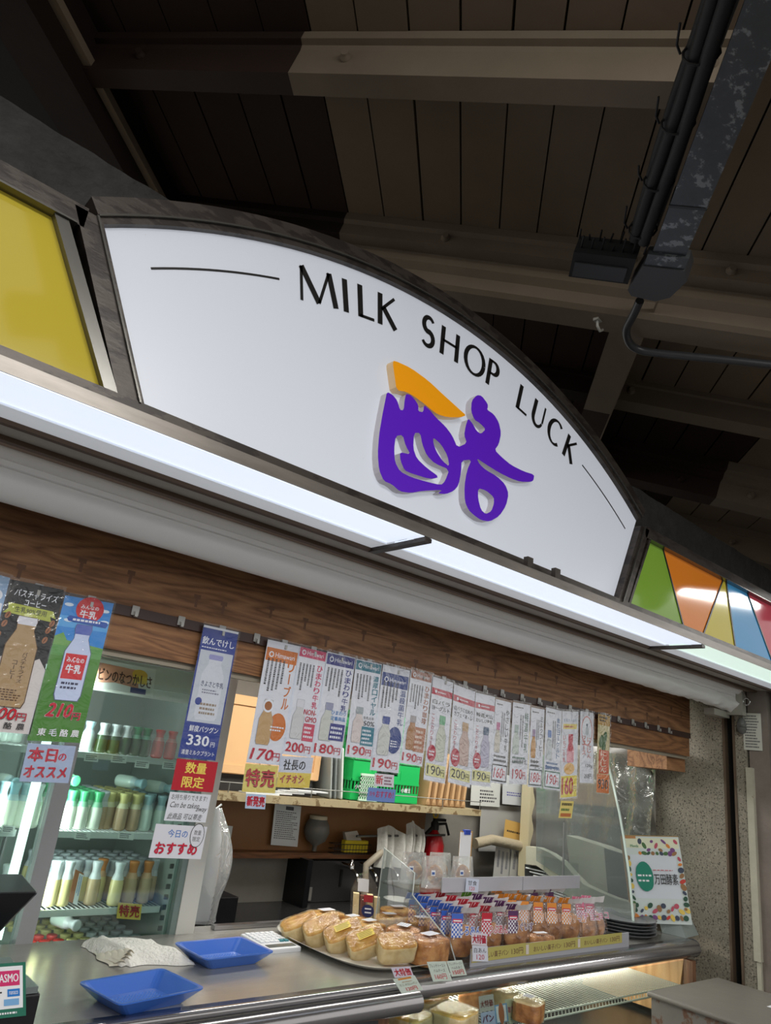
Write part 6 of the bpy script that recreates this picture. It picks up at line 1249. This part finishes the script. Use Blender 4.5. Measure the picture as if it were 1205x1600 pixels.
# breads on lower wire shelf
def LW(u, v): return at(u, v, 2, ZW+.03)
for i, (u, v, W, D, H, ms, mt, lab) in enumerate(((667, 1572, .15, .10, .06, B_side, B_top, 'clear boxed toast with golden top on the wire shelf, left'), (640, 1594, .13, .11, .045, B_side, B_yel, 'round yellow sponge cake at the lower left of the wire shelf'), (710, 1590, .15, .12, .05, B_side, B_yel, 'large yellow sponge cake in the middle of the wire shelf'), (745, 1556, .12, .10, .065, B_brn, B_side, 'loaf with white label on the wire shelf behind the cards'), (785, 1560, .10, .10, .055, B_side, B_side, 'white topped loaf on the wire shelf behind the blue bordered card'), (826, 1580, .09, .09, .06, B_brn, B_side, 'brown sided loaf partly behind the pale green card'))):
    p = LW(u, v); loaf('wrapped_loaf', (p.x, p.y, ZW+.003), W, D, H, .3, ms, mt, lab, 'breads on the wire shelf', lab=i in (3, 5), seed=50+i)
# grey plates and signboard
p = at(1005, 1452, 2, 1.02)
for i in range(5):
    mb = MB(); z = .9990+i*.0125; mb.lathe([(.09, .0005), (.12, .003), (.150, .016), (.152, .018), (.146, .017), (.115, .006)], (3.20, 1.925, z), 36); mb.build('serving_plate', mat('grey_plate', (112, 114, 118), .3), None, 'dark grey round plate in the stack under the signboard, %s from the bottom' % ORD[i], 'plate', 'stacked grey plates')
P = Poster('signboard', (972, 1306), (1060, 1308), (990, 1442), 'white signboard with vegetable pictures and bold black kanji, leaning on the wall', None, 1.9, flat(206, 216, 214), 'signboard', sleeve=False)
nn = Vector((-.74, -.66, .10)).normalized(); p0 = Vector((3.38, 1.86, 1.1)); a = atpl(972, 1306, nn, p0); b = atpl(1060, 1308, nn, p0); c = atpl(990, 1442, nn, p0); 
P.w = (b-a).length; P.h = (c-a).length; P.fr = Fr(a, b-a, c-a, nn); P.mb = MB(); P.mb.fbox(P.fr, 0, P.w, 0, P.h, -.012, 0, flat(206, 216, 214)); P.mb.fbox(P.fr, -.006, 0, 0, P.h, -.012, .001, flat(176, 132, 86)); P.mb.fbox(P.fr, 0, P.w, -.004, 0, -.012, .001, flat(160, 130, 80))
P.r(.02, .98, .02, .14, flat(222, 224, 196)); P.r(.1, .9, .22, .72, flat(212, 218, 226)); P.r(.04, .24, .0, .03, flat(184, 130, 80))
rr = random.Random(5); vc = [(70, 110, 60), (196, 60, 50), (216, 130, 50), (120, 70, 130), (226, 196, 90), (40, 80, 60), (190, 80, 100), (150, 110, 70), (60, 70, 90)]
spots = [(.30+.07*i, .06+.05*((i*7) % 3)) for i in range(10)]+[(.28+.075*i, .20) for i in range(9)]+[(.06, .26+.065*i) for i in range(11)]+[(.95, .26+.065*i) for i in range(10)]+[(.10+.075*i, .80+.03*((i*5) % 3)) for i in range(12)]+[(.08+.075*i, .93) for i in range(12)]
for a_3, b_3 in spots: P.e(a_3, b_3, rr.uniform(.022, .045), rr.uniform(.02, .06), flat(*rr.choice(vc)), rr.uniform(0, 3))
P.e(.30, .47, .15, .24, flat(10, 128, 104)); P.e(.26, .42, .10, .14, flat(10, 128, 104)); P.e(.34, .53, .10, .14, flat(10, 128, 104)); P.hlines(.18, .42, .44, .48, 1, MT_wh, 2); P.hlines(.18, .42, .50, .54, 1, MT_wh, 3)
P.hlines(.46, .90, .385, .405, 1, flat(196, 100, 110), 3); P.t('万田酵素', .46, .435, .41, .125, MT_bk, .01); P.t('Manda', .12, .10, .14, .03, flat(40, 130, 90), .02)
P.done()
mb = MB(); mb.hexa([(3.44, 1.86, 1.0), (3.46, 1.76, 1.0), (3.62, 1.78, 1.0), (3.60, 1.88, 1.0), (3.42, 1.88, 1.09), (3.46, 1.80, 1.09), (3.60, 1.82, 1.09), (3.58, 1.90, 1.09)])
mb.build('wedge_block', mat('pale_block', (150, 160, 158), .5), None, 'pale plastic block wedged behind the signboard at the counter end', 'block')
# grey box in front
gb_ = thing('metal_box', (3.1, 1.3, 0), 'grey metal box with peeling paint in the lower right foreground', 'box')
MT_peel = peelmat('peeling_grey_paint', (112, 108, 103), (96, 62, 44), 9, .57, .55, (1, 1, .8))
MB().box(2.84, 3.37, .95, 1.58, 0, .885).build('box_body', MT_peel, gb_)
mb = MB(); mb.box(2.825, 3.385, .94, 1.592, .886, .902); mb.build('lid', mat('grey_lid', (118, 114, 107), .4, bump=.2, bscale=10, var=.06), gb_, bevel=.006)
P = Poster('paper_label', (1150, 1596), (1205, 1580), (1165, 1640), 'white', None, 1.1, MT_wh, 'x', sleeve=False)
fr = Fr((3.15, 1.30, .9035), (1, 0, 0), (0, -1, 0), (0, 0, 1)); mb = MB(); mb.fbox(fr, 0, .2, 0, .14, 0, .0006, MT_wh)
for i in range(6): mb.rect(fr, .02, .17, .02+.02*i, .027+.02*i, .001, flat(90, 96, 104))
mb.build('label_sheet', None, gb_, 'white printed label on the lid')
# notice taped on the wall at the awning end
P = Poster('wall_notice', (1165, 1090), (1192, 1092), (1170, 1160), 'white typed notice taped on the wall at the awning end', None, 1.55, MT_wh, 'notice', sleeve=False)
y1, y2 = 1.60, 1.52; P.fr = Fr((XW-.004, 1.565, 2.00), (0, -1, 0), (0, 0, -1), (-1, 0, 0)); P.w = .085; P.h = .17; P.mb = MB(); P.mb.fbox(P.fr, 0, P.w, 0, P.h, -.0005, 0, flat(206, 206, 196)); P.hlines(.1, .92, .04, .95, 12, flat(90, 90, 90), 3); P.done()
